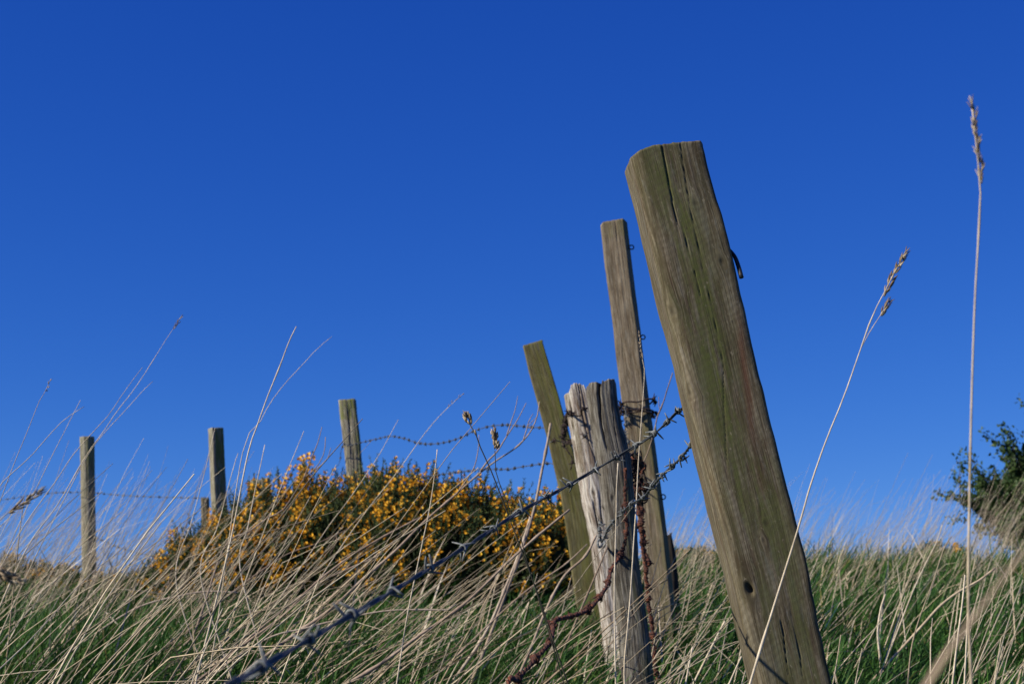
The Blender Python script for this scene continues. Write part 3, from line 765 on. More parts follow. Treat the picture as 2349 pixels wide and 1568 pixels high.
r_r = [z7(765, 470), z7(780, 600), z7(800, 720), z7(830, 850), z7(850, 970), z7(850, 1080), z7(870, 1150), z7(860, 1260), z7(880, 1380), z7(900, 1480), z3(1115, 640), z3(1110, 700), z3(1130, 780), z3(1130, 870), z3(1140, 960), z3(1160, 1060), z3(1170, 1170), z3(1180, 1280), z3(1182, 1390), z3(1200, 1480), z3(1225, 1580), z3(1235, 1700)]
P4 = np.array([at(*p, 4.25) for p in r_r])
P4[-1][2] = float(ground(P4[-1][0], 4.25)) + 0.01
barbed_wire('barbed_wire', 'ragged rusty strand hanging straight down right of the split stump to the ground', P4, 0.0060, 0.026, M['rust'], list(P4[1:-1]), rb, lump=0.7, step=0.004, bscale=(0.6, 1.2))
P4b = np.array([at(*p, 4.30) for p in (z7(790, 640), z7(880, 860), z7(820, 1000), z7(900, 1120), z7(880, 1290), z7(905, 1380), z7(950, 1480), z7(955, 1568))])
barbed_wire('barbed_wire', 'second short rusty length looped beside the hanging rusty strand', P4b, 0.0050, 0.026, M['rust'], every(P4b, 0.05), rb, lump=0.6, step=0.004)

# dark tangle between the split stump and the tall post
tc = at(*z7(775, 300), 4.12)
tr = empty('wire_tangle', tc, 'black tangle of old coiled wire on the right of the split stump', 'wire tangle')
rr = random.Random(5)
for k in range(11):
    pts = []
    a0 = rr.uniform(0, 6.28); ry = rr.uniform(0.35, 1.0); ph = rr.uniform(0, 6.28)
    cz = rr.uniform(-0.045, 0.03); cx_ = rr.uniform(-0.006, 0.012) - cz * 0.22
    for i in range(15):
        a = a0 + i / 14 * rr.uniform(5, 8)
        pts.append((cx_ + 0.022 * ry * math.cos(a) + rr.uniform(-.005, .005), 0.022 * math.sin(a + ph) + rr.uniform(-.004, .004), cz + 0.030 * math.sin(a) + rr.uniform(-.006, .006)))
    b = MB(); b.tube(spline(pts, 60), 0.0019 + 0.0008 * rr.random(), 6)
    b.build('coil', M['rust_dark'] if k % 4 else M['rust'], tr)
tb = barb_mesh('tangle_barb', 0.0028, 0.0014, 0.012, M['rust_dark'], 1.4, jitter=0.3)
for k in range(12):
    o = link('barb', tb, tr, (rr.uniform(-.022, .03), rr.uniform(-.02, .02), rr.uniform(-.075, .055)))
    o.rotation_euler = (rr.uniform(0, 6), rr.uniform(0, 6), rr.uniform(0, 6))
P = spline([at(*z8(680, 1070), 4.08), at(*z8(740, 1035), 4.02), at(*z8(800, 1045), 4.0), at(*z8(845, 1100), 4.05), at(*z8(860, 1180), 4.12), at(*z8(800, 1120), 4.03), at(*z8(690, 1125), 4.05)], 50)
b = MB(); b.tube(local(tr, P), 0.0022, 6); b.build('coil', M['rust_dark'], tr)
P = spline([at(*z7(850, 120), 4.14), at(*z7(890, 250), 4.16), at(*z7(910, 340), 4.2), at(*z7(950, 450), 4.2), at(*z7(920, 560), 4.2), at(*z7(830, 600), 4.15), at(*z7(790, 480), 4.12)], 50)
b = MB(); b.tube(local(tr, P), 0.0028, 6); b.build('coil', M['rust_dark'], tr)

# wire bound round the tall post
bind = empty('wire_binding', at(1458, 940, 5.4), 'dark rusty wire wound twice round the tall brown-grey post', 'wire binding')
for (yl, yr, off) in ((930, 919, 0), (942, 945, 1), (949, 950, 2)):
    l, r_ = at(1426, yl, 5.4), at(1496, yr, 5.4)
    c = (l + r_) / 2; w = (r_[0] - l[0]) / 2 + 0.004
    th = np.linspace(0, 2 * math.pi, 60)
    n4 = (np.abs(np.cos(th)) ** 4 + np.abs(np.sin(th)) ** 4) ** -0.25
    P = np.stack([c[0] + w * n4 * np.cos(th) * 0.98, 5.4 + (w * 0.93 + 0.002) * n4 * np.sin(th), c[2] + (r_[2] - l[2]) / 2 * np.cos(th) + 0.003 * np.sin(th * 5 + off)], -1)
    b = MB(); b.tube(local(bind, P), 0.0030, 6); b.build('loop', M['rust_dark'], bind)
b2m = barb_mesh('bind_barb', 0.003, 0.0018, 0.016, M['rust_dark'], 1.4, jitter=0.3, simple=True)
for (x, y, dd) in ((1499, 915, 5.36), (1503, 922, 5.38), (1505, 947, 5.37), (1498, 955, 5.36), (1421, 936, 5.35), (1424, 946, 5.35), (1440, 940, 5.33), (1470, 938, 5.33), (1424, 926, 5.36), (1420, 955, 5.36)):
    o = link('barb', b2m, bind, local(bind, at(x, y, dd))); o.rotation_euler = (random.uniform(0, 6), random.uniform(0, 6), random.uniform(0, 6))
# pale tangled strand running down the tall post's left edge
pts = [z8(620, 350), z8(635, 450), z8(630, 560), z8(625, 650), z8(615, 720), z8(640, 800), z8(680, 890), z8(690, 960)]
P = np.array([at(*p, 5.27) for p in pts])
bm5 = [barb_mesh('pale_barb', 0.003, 0.0015, 0.014, M['galv_pale'], 1.4, simple=True)]
barbed_wire('barbed_wire', 'pale barbed strand dangling down the left edge of the tall post from its binding', P, 0.0030, 0.03, M['galv'], every(P, 0.03), bm5, step=0.006)
# wires across the silver stump and the slanting post
P = np.array([at(1428, 965, 5.1), at(1400, 958, 5.0), at(1345, 935, 4.75), *[at(*z2(x, y), 4.78) for (x, y) in ((610, 765), (540, 745))], at(*z2(500, 760), 5.0), at(*z2(470, 960), 6.0)])
barbed_wire('barbed_wire', 'rusty strand crossing the upper part of the silver stump towards the slanting post', P, 0.0026, 0.04, M['rust_dark'], every(P, 0.09), [b2m], step=0.01)
P = np.array([at(*z2(x, y), dd) for (x, y, dd) in ((545, 740, 4.80), (480, 860, 5.9), (455, 975, 6.25), (490, 1050, 6.2), (545, 1130, 6.2), (530, 1230, 6.2))])
barbed_wire('barbed_wire', 'dark strand bent down the face of the slanting algae-green post', P, 0.0032, 0.04, M['rust_dark'], every(P, 0.09), [b2m], step=0.01)
P = np.array([at(*z2(x, y), dd) for (x, y, dd) in ((330, 1000, 6.22), (400, 975, 6.2), (470, 990, 6.2), (560, 985, 5.6), (620, 955, 5.0), (665, 925, 4.76))])
barbed_wire('barbed_wire', 'grey strand running level from the slanting green post to the silver stump', P, 0.0026, 0.04, M['galv_far'], every(P, 0.09), [b2m], step=0.01)

# far strands
fb = barb_mesh('far_barb', 0.0028, 0.0018, 0.009, M['galv_far'], 1.2, sides=5, simple=True)
def far_wire(label, pts, d0, d1, R=0.0027, gap=0.085):
    P = wire_path(pts, d0, d1)
    barbed_wire('barbed_wire', label, P, R, 0.06, M['galv_far'], every(P, gap), [fb], step=0.02, sides=5)
far_wire('far upper barbed strand rippling against the sky from the gorse post to the slanting post',
         [z6(110, 440), z6(160, 455), z6(240, 435), z6(330, 415), z6(450, 390), z6(550, 405), z6(650, 437), z6(750, 445), z6(860, 430), z6(960, 398), z6(1060, 350), z6(1170, 318), z6(1290, 308), z6(1400, 318), z6(1500, 326), z6(1580, 330)], 9.25, 6.5)
far_wire('far lower barbed strand just above the gorse flowers, ending at the slanting post',
         [z6(215, 710), z6(500, 695), z6(650, 682), z6(760, 672), z6(870, 655), z6(1000, 640), z6(1110, 628), z6(1200, 626), z6(1300, 626), z6(1390, 610), z6(1480, 596), z6(1570, 584), z6(1620, 588), z6(1680, 640)], 9.3, 6.5)
far_wire('barbed strand from the gorse post dropping left behind the mossy two-tone post', [(790, 1012), (782, 1035), (772, 1070), (700, 1130), (600, 1160), (553, 1160), (520, 1157), (480, 1146)], 9.3, 9.95)
far_wire('sagging barbed strand strung between the two leftmost posts against the sky', [(478, 1142), (430, 1141), (360, 1139), (290, 1136), (217, 1130)], 9.85, 10.8)
far_wire('barbed strand leaving the leftmost post towards the left edge', [(186, 1128), (120, 1130), (60, 1137), (0, 1146), (-90, 1150), (-200, 1160)], 10.8, 12.2)
far_wire('dark strand slanting down left from the short thin post into the grass', [(472, 1152), (455, 1170), (435, 1195), (410, 1222), (385, 1245), (350, 1280), (330, 1305)], 10.3, 9.8)
far_wire('low strand sagging right from the foot of the leftmost post', [(215, 1230), (245, 1243), (280, 1257), (320, 1268), (360, 1275)], 10.8, 10.2)

# ------------------------------------------------------------------ gorse
def flower_mesh(k):
    r = random.Random(k); b = MB(); s = 0.0130
    def petal(dir_, side, w, l, bend, a):
        dir_, side = np.array(dir_, float), np.array(side, float)
        nrm = np.cross(dir_, side)
        V = [0 * dir_, dir_ * l * .5 + side * w - nrm * bend * .3, dir_ * l + side * w * .5 + nrm * bend, dir_ * l - side * w * .5 + nrm * bend, dir_ * l * .5 - side * w - nrm * bend * .3]
        b.add(np.array(V) * s, None, [(0, 1, 2), (0, 2, 3), (0, 3, 4)], a)
    petal((0.1, 0, 1), (0, 1, 0), 0.62, 1.1, -0.3, r.uniform(0.5, 1))
    petal((1, 0.35, 0.1), (0.1, 0, 1), 0.36, 1.15, 0.15, r.uniform(0.3, 0.9))
    petal((1, -0.35, 0.1), (0.1, 0, -1), 0.36, 1.15, 0.15, r.uniform(0.3, 0.9))
    petal((1, 0, -0.15), (0, 1, 0), 0.30, 1.0, 0.2, r.uniform(0.2, 0.7))
    petal((-0.6, 0, 0.25), (0, 1, 0), 0.3, 0.5, 0.1, 0.0)
    return b
FB = [flower_mesh(k) for k in range(4)]
FM = [f_.mesh('flower_%d' % i, M['flower'], smooth=False) for i, f_ in enumerate(FB)]

def gorse_bush(label, outline, d, ry, n_shoot, n_flower, n_parts=300, base_y=None, seed=0, shoot=(0.10, 0.24), skirt=1.0):
    g = np.random.default_rng(seed)
    X0, H0 = [], []
    for (x, y) in outline:
        p = at(x, y, d); X0.append(p[0]); H0.append(max(0.03, p[2] - 0.13 - float(ground(p[0], d))))
    X0, H0 = np.array(X0), np.array(H0)
    cx = X0.mean(); gz = float(ground(cx, d))
    root = empty('gorse_bush', (cx, d, gz), label, 'gorse bush', 'gorse bushes in yellow flower')
    base = np.array([cx, d, gz])
    # woody stems
    b = MB()
    for k in range(14):
        x1 = g.uniform(X0[0], X0[-1]); h1 = np.interp(x1, X0, H0)
        x0 = cx + (x1 - cx) * 0.75
        y1 = d + g.uniform(-.5, .5) * ry
        p0 = np.array([x0, d + g.uniform(-.25, .25) * ry, 0]); p0[2] = float(ground(p0[0], p0[1])) - 0.02
        p2 = np.array([x1, y1, float(ground(x1, y1)) + h1 * 0.8]); pm = (p0 + p2) / 2 + g.uniform(-.05, .05, 3)
        b.tube(spline([p0, pm, p2], 8) - base, np.linspace(0.011, 0.004, 8), 5, a=g.random())
    b.build('woody_stem', M['gorse_wood'], root)
    n = n_shoot
    x = g.uniform(X0[0], X0[-1], n)
    th = g.uniform(-1.5, 1.0, n)
    rad = np.sqrt(g.uniform(0.12, 1.0, n))
    h = np.interp(x, X0, H0) * (1 + 0.30 * vnoise(x * 5, th * 2, seed) + 0.25 * vnoise(x * 14, th * 5, seed + 1))
    ex = np.clip(np.minimum(x - X0[0], X0[-1] - x) / 0.15, 0.55, 1)
    y = d + ry * ex * np.sin(th) * rad
    z = ground(x, y) + h * np.cos(th) ** 0.75 * rad + 0.02
    dirn = np.stack([0.55 * g.normal(0, 1, n) * 0.6 + 0.10, np.sin(th) * 0.75 + 0.2 * g.normal(0, 1, n), np.cos(th) * 0.9 + 0.45 + 0.2 * g.normal(0, 1, n)], -1)
    dirn /= np.linalg.norm(dirn, axis=1)[:, None]
    ln = g.uniform(*shoot, n)
    P0 = np.stack([x, y, z], -1)
    # spines
    K = 54
    t = np.linspace(0.04, 1, K)[None, :] + g.uniform(-.02, .02, (n, K))
    C = P0[:, None] + dirn[:, None] * (t * ln[:, None])[..., None]
    rv = g.normal(0, 1, (n, K, 3)); rv -= dirn[:, None] * np.sum(rv * dirn[:, None], -1, keepdims=True)
    rv /= np.linalg.norm(rv, axis=-1, keepdims=True)
    sd = rv + dirn[:, None] * 0.7; sd /= np.linalg.norm(sd, axis=-1, keepdims=True)
    sl = (g.uniform(0.014, 0.030, (n, K)) * (1.1 - 0.55 * t))[..., None]
    wv = np.cross(sd, g.normal(0, 1, (n, K, 3))); wv /= np.linalg.norm(wv, axis=-1, keepdims=True)
    V = np.stack([C - wv * 0.0034, C + wv * 0.0034, C + sd * sl], 2).reshape(-1, 3)
    tint = np.clip(g.uniform(0.1, 0.7, n)[:, None] + 0.35 * (t - 0.4) + g.uniform(-.15, .15, (n, K)), 0, 1)
    # shoot cores as three-sided sticks
    e1 = np.cross(dirn, [0.3, 0.9, 0.1]); e1 /= np.linalg.norm(e1, axis=1)[:, None]; e2 = np.cross(dirn, e1)
    cs = [P0 + 0.004 * (math.cos(a) * e1 + math.sin(a) * e2) for a in (0, 2.094, 4.189)]
    tips = P0 + dirn * ln[:, None]
    V2 = np.stack(cs + [tips], 1).reshape(-1, 3)
    i4 = np.arange(n)[:, None] * 4 + n * K * 3
    T2 = np.concatenate([i4 + np.array([0, 1, 3]), i4 + np.array([1, 2, 3]), i4 + np.array([2, 0, 3])])
    me = mesh_np('foliage', np.vstack([V, V2]) - base, np.vstack([np.arange(n * K * 3).reshape(-1, 3), T2]), None, M['gorse'],
                 {'tint': ('FLOAT', np.concatenate([np.repeat(tint.ravel(), 3), np.full(n * 4, 0.25)]))})
    tag(link('foliage', me, root), kind='stuff')
    # flowers, in clusters on the outer shoots
    outer = np.where((rad > 0.76) & (vnoise(x * 9, z * 10, seed + 3) > -0.22))[0]
    fl = []
    while len(fl) < n_flower:
        i = g.choice(outer)
        for q_ in range(g.integers(4, 10)):
            tq = g.uniform(0.35, 0.95)
            rvq = g.normal(0, 1, 3); rvq /= np.linalg.norm(rvq)
            fl.append((P0[i] + dirn[i] * ln[i] * tq + rvq * 0.020, rvq * [1, 1, 0.6] + [-0.3, -0.6, 0.2], g.uniform(0.8, 1.25)))
    fl = fl[:n_flower]
    fl.sort(key=lambda f_: f_[0][1])                        # nearest first
    rest = MB()
    for i, (p, dr, sc) in enumerate(fl):
        qt = Vector(dr).to_track_quat('X', 'Z')
        if i < n_parts:
            o = link('flower', FM[i % 4], root, p - base)
            o.rotation_mode = 'QUATERNION'; o.rotation_quaternion = qt; o.scale = (sc, sc, sc)
        else:
            R_ = np.array(qt.to_matrix()); f_ = FB[i % 4]
            rest.add((np.vstack(f_.V) * sc) @ R_.T + p - base, None, np.vstack(f_.T), np.concatenate(f_.A))
    if rest.n:
        tag(rest.build('flowers', M['flower'], root, smooth=False), kind='stuff')
    return root

gorse_bush('low left wing of the gorse sloping down towards the leftmost posts',
           [(340, 1335), (370, 1300), (410, 1255), (450, 1228), (490, 1212), (525, 1210), (570, 1190)], 9.2, 0.45, 1500, 1400, seed=1)
gorse_bush('tallest part of the flowering gorse in front of the upright gorse post',
           [(500, 1225), (550, 1150), (590, 1140), (640, 1128), (700, 1112), (760, 1098), (800, 1120), (840, 1118), (870, 1100), (920, 1120)], 8.8, 0.55, 2800, 3300, seed=2)
gorse_bush('right half of the flowering gorse between the gorse post and the slanting post',
           [(810, 1130), (850, 1108), (885, 1100), (930, 1105), (985, 1095), (1030, 1112), (1080, 1128), (1130, 1140), (1190, 1150), (1240, 1160), (1290, 1140), (1320, 1180)], 8.5, 0.55, 3200, 3900, seed=3)
gorse_bush('small gorse patch with orange flowers at the far left edge', [(-60, 1270), (0, 1262), (60, 1290), (120, 1300), (170, 1310)], 11.2, 0.4, 450, 240, 240, seed=4, shoot=(0.08, 0.16))
gorse_bush('low gorse patch with orange flowers at the foot of the leftmost post', [(140, 1315), (200, 1320), (270, 1318), (330, 1325), (370, 1330)], 10.2, 0.35, 380, 220, 220, seed=8, shoot=(0.07, 0.15))
gorse_bush('little gorse clump on the crest seen between the tall post and the big leaning post', [(1520, 1262), (1550, 1246), (1590, 1250), (1630, 1258), (1660, 1268)], 12.6, 0.35, 300, 180, 180, seed=5, shoot=(0.06, 0.13))
gorse_bush('tiny gorse clump on the crest just left of the tree', [(2100, 1250), (2120, 1236), (2150, 1230), (2190, 1235), (2220, 1250)], 13.4, 0.3, 200, 130, 130, seed=6, shoot=(0.06, 0.12))

# ------------------------------------------------------------------ tree on the crest at the right
def tree(label, centre, radius, base, seed=0, n_leaf=9000):
    g = np.random.default_rng(seed)
    root = empty('tree', base, label, 'tree')
    base = np.array(base); centre = np.array(centre)
    tb_ = MB()
    fork = base + (centre - base) * 0.35
    P = spline([base - [0, 0, 0.25], base + [0.03, 0, 0.2], fork], 10)
    tb_.tube(P - base, np.linspace(0.085, 0.055, 10), 9, a=0.4)
    tb_.build('trunk', M['bark'], root)
    lb = MB(); tips = []
    for k in range(90):
        v = g.normal(0, 1, 3); v /= np.linalg.norm(v); v[2] = v[2] * 0.9 + 0.15
        e = centre + v * np.array(radius) * g.uniform(0.35, 1.02)
        mid = (fork + e) / 2 + g.normal(0, 0.10, 3) + [0, 0, 0.08]
        P = spline([fork, mid, e], 10)
        lb.tube(P - base, np.linspace(0.028, 0.004, 10), 5, a=g.random())
        for j in range(17):
            s_ = P[g.integers(3, 10)]
            t_ = s_ + (e - fork) / np.linalg.norm(e - fork) * g.uniform(0.05, 0.22) + g.normal(0, 0.11, 3)
            lb.tube(np.array([s_, (s_ + t_) / 2 + g.normal(0, .015, 3), t_]) - base, [0.006, 0.004, 0.002], 4, a=g.random())
            tips.append((s_, t_))
    lb.build('limbs', M['bark'], root)
    ti = g.integers(0, len(tips), n_leaf)
    A = np.array([t[0] for t in tips])[ti]; Bp = np.array([t[1] for t in tips])[ti]
    f = g.uniform(0.2, 1.1, n_leaf)[:, None]
    C = A + (Bp - A) * f + g.normal(0, 0.030, (n_leaf, 3))
    m_ = n_leaf // 3                                        # the leafy inside of the crown
    v_ = g.normal(0, 1, (m_, 3)); v_ /= np.linalg.norm(v_, axis=1)[:, None]
    C[:m_] = centre + v_ * np.array(radius) * 0.80 * (g.random((m_, 1)) ** (1 / 3)) * (1 + 0.5 * vnoise(v_[:, 0] * 4, v_[:, 2] * 4, 3))[:, None]
    dr = (Bp - A) / np.linalg.norm(Bp - A, axis=1)[:, None] + g.normal(0, 0.8, (n_leaf, 3)); dr /= np.linalg.norm(dr, axis=1)[:, None]
    sd = np.cross(dr, g.normal(0, 1, (n_leaf, 3))); sd /= np.linalg.norm(sd, axis=1)[:, None]
    nm = np.cross(dr, sd)
    l = g.uniform(0.026, 0.048, n_leaf)[:, None]; w = l * 0.33
    V = np.stack([C, C + dr * l * .35 + sd * w + nm * l * .1, C + dr * l * .75 + sd * w * .7 + nm * l * .05, C + dr * l - nm * l * .08, C + dr * l * .75 - sd * w * .7 + nm * l * .05, C + dr * l * .35 - sd * w + nm * l * .1], 1).reshape(-1, 3)
    i6 = np.arange(n_leaf)[:, None] * 6
    T = np.concatenate([i6 + np.array(t) for t in ((0, 1, 2), (0, 2, 3), (0, 3, 4), (0, 4, 5))])
    me = mesh_np('crown', V - base, T, None, M['leaf'], {'tint': ('FLOAT', np.repeat(g.uniform(0, 1, n_leaf), 6))})
    tag(link('crown', me, root), kind='stuff')
c = at(2480, 1145, 15.5)
tree('dark leafy bush-like tree on the crest cut off by the right edge', c, (1.20, 1.0, 0.76), (c[0] + 0.1, 15.5, float(ground(c[0] + 0.1, 15.5))), 5, 125000)

# ------------------------------------------------------------------ grass
def stems_mesh(base, length, az, lean, bend, width, tint, nseg=6, taper=0.35, head=None):
    n = len(base)
    k = np.linspace(0, 1, nseg + 1)
    tl = lean[:, None] + bend[:, None] * (k[None, :-1] + 0.5 / nseg) ** 1.4
    kr_ = np.random.default_rng(n)
    kseg = kr_.integers(2, nseg, n); kang = np.radians(kr_.uniform(12, 45, n)) * (kr_.random(n) < 0.12)
    tl = tl + kang[:, None] * (np.arange(nseg)[None, :] >= kseg[:, None])       # broken stems bend over
    dx = np.stack([np.sin(tl) * np.cos(az)[:, None], np.sin(tl) * np.sin(az)[:, None], np.cos(tl)], -1)
    st = dx * (length / nseg)[:, None, None]
    P = base[:, None, :] + np.concatenate([np.zeros((n, 1, 3)), np.cumsum(st, 1)], 1)
    dd = np.concatenate([dx, dx[:, -1:]], 1)
    e1 = np.stack([-np.sin(az), np.cos(az), 0 * az], -1)[:, None, :]
    e2 = np.cross(dd, e1)
    rad = (width[:, None] / 2) * (1 - (1 - taper) * k[None, :])
    V = np.stack([P + rad[..., None] * (math.cos(a) * e1 + math.sin(a) * e2) for a in (0.4, 2.494, 4.589)], 2)   # n, seg+1, 3, 3
    V = V.reshape(-1, 3)
    per = (nseg + 1) * 3
    q = []
    for s_ in range(nseg):
        for j in range(3):
            j2 = (j + 1) % 3
            q.append((s_ * 3 + j, s_ * 3 + j2, s_ * 3 + 3 + j2, s_ * 3 + 3 + j))
    q = np.array(q)
    Q = (np.arange(n)[:, None, None] * per + q[None]).reshape(-1, 4)
    tt = np.repeat(np.clip(tint, 0, 1), per)
    return V, Q, tt, P[:, -1], dd[:, -1]

def xy_region(n, x0, x1, y0, y1, power=1.0, g=rng):
    """points on the slope that fall between grid columns x0 and x1, at distances y0..y1"""
    y = y0 + (y1 - y0) * g.random(n) ** power
    u = (g.uniform(x0, x1, n) - PW / 2) / F
    x = u * y * 1.0
    return x, y

G_ = np.random.default_rng(21)
VS, QS, TS, off = [], [], [], 0
def add_stems(n, x0, x1, y0, y1, ln, lean, bend, wid, tint, azs=0.5, power=1.0, clump=0.0):
    global off
    x, y = xy_region(n, x0, x1, y0, y1, power, G_)
    if clump:
        keep = vnoise(x * 2.6, y * 2.6, 31) + 0.25 * G_.normal(0, 1, n) > clump - 0.5
        x, y = x[keep], y[keep]; n = len(x)
    az = G_.normal(0.0, azs, n)
    le = np.radians(G_.uniform(*lean, n)); be = np.radians(G_.uniform(*bend, n))
    b_ = np.stack([x, y, ground(x, y) - 0.01], -1)
    V, Q, t, tip, dd = stems_mesh(b_, G_.uniform(*ln, n), az, le, be, G_.uniform(*wid, n), G_.uniform(*tint, n))
    VS.append(V); QS.append(Q + off); TS.append(t); off += len(V)

# tall dry grass of the left slope, blown to the right
add_stems(330, -700, 620, 2.8, 8.0, (0.45, 0.95), (18, 50), (2, 30), (0.0028, 0.0062), (0.4, 1.0), 0.45, 1.2, 0.48)
add_stems(760, -700, 480, 7.0, 11.5, (0.5, 0.95), (14, 42), (0, 25), (0.0024, 0.0050), (0.4, 1.0), 0.45, 1.0, 0.40)
# flattened stems in front of the gorse
add_stems(300, 150, 1250, 3.8, 7.6, (0.40, 0.8), (42, 68), (-8, 22), (0.0035, 0.0075), (0.10, 0.85), 0.45, 1.0, 0.55)
add_stems(180, 650, 1480, 3.2, 6.2, (0.35, 0.75), (32, 62), (0, 24), (0.0024, 0.0055), (0.3, 1.0), 0.4, 1.0, 0.50)
# right slope: shorter tufts
add_stems(430, 1400, 2900, 3.4, 8.0, (0.25, 0.5), (12, 52), (0, 35), (0.0022, 0.0050), (0.4, 1.0), 0.6, 1.0, 0.52)
add_stems(1250, 1450, 2900, 7.5, 13.4, (0.22, 0.5), (12, 45), (0, 30), (0.0026, 0.0055), (0.4, 1.0), 0.5, 0.8, 0.44)
# tall wisps along the crest
add_stems(950, 1450, 2900, 10.3, 14.0, (0.45, 0.85), (12, 38), (2, 22), (0.0024, 0.0044), (0.65, 1.0), 0.4, 1.0, 0.45)
add_stems(170, 1950, 2900, 8.0, 12.5, (0.55, 0.95), (22, 42), (2, 20), (0.0022, 0.0040), (0.5, 1.0), 0.35, 1.0, 0.45)
add_stems(150, 1600, 2900, 3.5, 6.8, (0.20, 0.42), (4, 32), (0, 14), (0.0040, 0.0068), (0.85, 1.0), 0.5, 1.0, 0.45)
add_stems(60, 900, 1600, 3.6, 5.5, (0.18, 0.36), (8, 40), (0, 14), (0.0040, 0.0062), (0.85, 1.0), 0.5)
# thin grass near the camera and out of sight
add_stems(350, -2500, 4500, -0.8, 2.4, (0.15, 0.34), (10, 50), (0, 40), (0.0015, 0.003), (0.3, 0.9), 0.8)
def blades(n, x0, x1, y0, y1, ln, wid, power, seed, tint=(0.0, 1.0), lean=(5, 65)):
    g = np.random.default_rng(seed)
    x, y = xy_region(n, x0, x1, y0, y1, power, g)
    tuft = (0.55 + 1.1 * np.clip(vnoise(x * 3.5, y * 3.5, 41) + 0.5, 0, 1)) * (0.6 + 1.0 * np.clip(vnoise(x * 1.1, y * 1.1, 47) + 0.5, 0, 1))
    l = g.uniform(*ln, n) * tuft
    az = g.normal(0.0, 1.3, n)
    tl = np.radians(g.uniform(*lean, n)); bd = np.radians(g.uniform(15, 75, n))
    k = np.array([0, 0.4, 0.75, 1.0])
    P = [np.stack([x, y, ground(x, y) - 0.005], -1)]
    for a, b_ in zip(k[:-1], k[1:]):
        t = tl + bd * (a + b_) / 2
        P.append(P[-1] + np.stack([np.sin(t) * np.cos(az), np.sin(t) * np.sin(az), np.cos(t)], -1) * (l * (b_ - a))[:, None])
    wa = az + math.pi / 2 + g.normal(0, 0.6, n)
    wv = np.stack([np.cos(wa), np.sin(wa), 0 * wa], -1) * (g.uniform(*wid, n) / 2)[:, None]
    V = np.stack([P[0] - wv, P[0] + wv, P[1] - wv * .95, P[1] + wv * .95, P[2] - wv * .65, P[2] + wv * .65, P[3]], 1).reshape(-1, 3)
    i7 = np.arange(n)[:, None] * 7
    Q = np.concatenate([i7 + np.array([0, 1, 3, 2]), i7 + np.array([2, 3, 5, 4])])
    T = i7 + np.array([4, 5, 6])
    tv = np.clip(g.uniform(*tint, n) * 0.85 + 0.25 * vnoise(x * 1.7, y * 1.7, 43), 0, 1)
    dead = g.random(n) < 0.025
    tv[dead] = 1.0
    return V, T, Q, np.repeat(tv, 7)

parts = [blades(62000, -300, 2650, 2.6, 6.5, (0.07, 0.20), (0.003, 0.0065), 1.0, 51), blades(42000, -300, 2650, 6.0, 10.5, (0.07, 0.20), (0.004, 0.008), 1.0, 52),
         blades(26000, -300, 2650, 10.0, 14.5, (0.07, 0.18), (0.005, 0.009), 1.0, 53), blades(9000, -2600, 5000, -0.8, 2.8, (0.06, 0.18), (0.004, 0.007), 1.0, 54)]
DT = []
for args in ((420, -300, 1300, 2.9, 8.5, (0.14, 0.42), (0.003, 0.008), 1.0, 61), (500, 1400, 2650, 3.3, 8.0, (0.12, 0.34), (0.003, 0.007), 1.0, 62), (900, 1400, 2650, 8.0, 13.5, (0.12, 0.34), (0.004, 0.009), 1.0, 63), (1500, -300, 700, 7.5, 12.5, (0.14, 0.40), (0.004, 0.009), 1.0, 64)):
    V, T, Q, a = blades(*args, tint=(0.35, 1.1), lean=(15, 65))
    VS.append(V); QS.append(Q + off); DT.append(T + off); TS.append(a); off += len(V)
me = mesh_np('dry_grass', np.vstack(VS), np.vstack(DT), np.vstack(QS), M['straw'], {'tint': ('FLOAT', np.concatenate(TS))}, smooth=True)
tag(link('dry_grass', me), 'straw-coloured dead grass stems leaning right across the whole slope', 'dry grass', kind='stuff')
Vs, Ts, Qs, As, off2 = [], [], [], [], 0
for V, T, Q, a in parts:
    Vs.append(V); Ts.append(T + off2); Qs.append(Q + off2); As.append(a); off2 += len(V)
me = mesh_np('green_grass', np.vstack(Vs), np.vstack(Ts), np.vstack(Qs), M['grass'], {'tint': ('FLOAT', np.concatenate(As))}, smooth=True)
tag(link('green_grass', me), 'lush green grass carpeting the slope under the dry stems', 'grass', kind='stuff')

# ------------------------------------------------------------------ single stalks and dead stems that stand out
def to_ground(P, straight=True):
    """carry a stalk's lower end down to the turf"""
    P = [np.array(p) for p in P]
    d_ = P[0] - P[1]; d_ /= np.linalg.norm(d_)
    if d_[2] > -0.35: d_ = d_ + [0, 0.1, -0.35]; d_ /= np.linalg.norm(d_)
    q_ = P[0].copy(); L_ = 0
    while q_[2] > float(ground(q_[0], q_[1])) - 0.015 and L_ < 3:
        q_ = q_ + d_ * 0.01; L_ += 0.01
    if L_ > 0.02:
        P = [q_, (q_ + P[0]) / 2] + P
    return np.array(P)

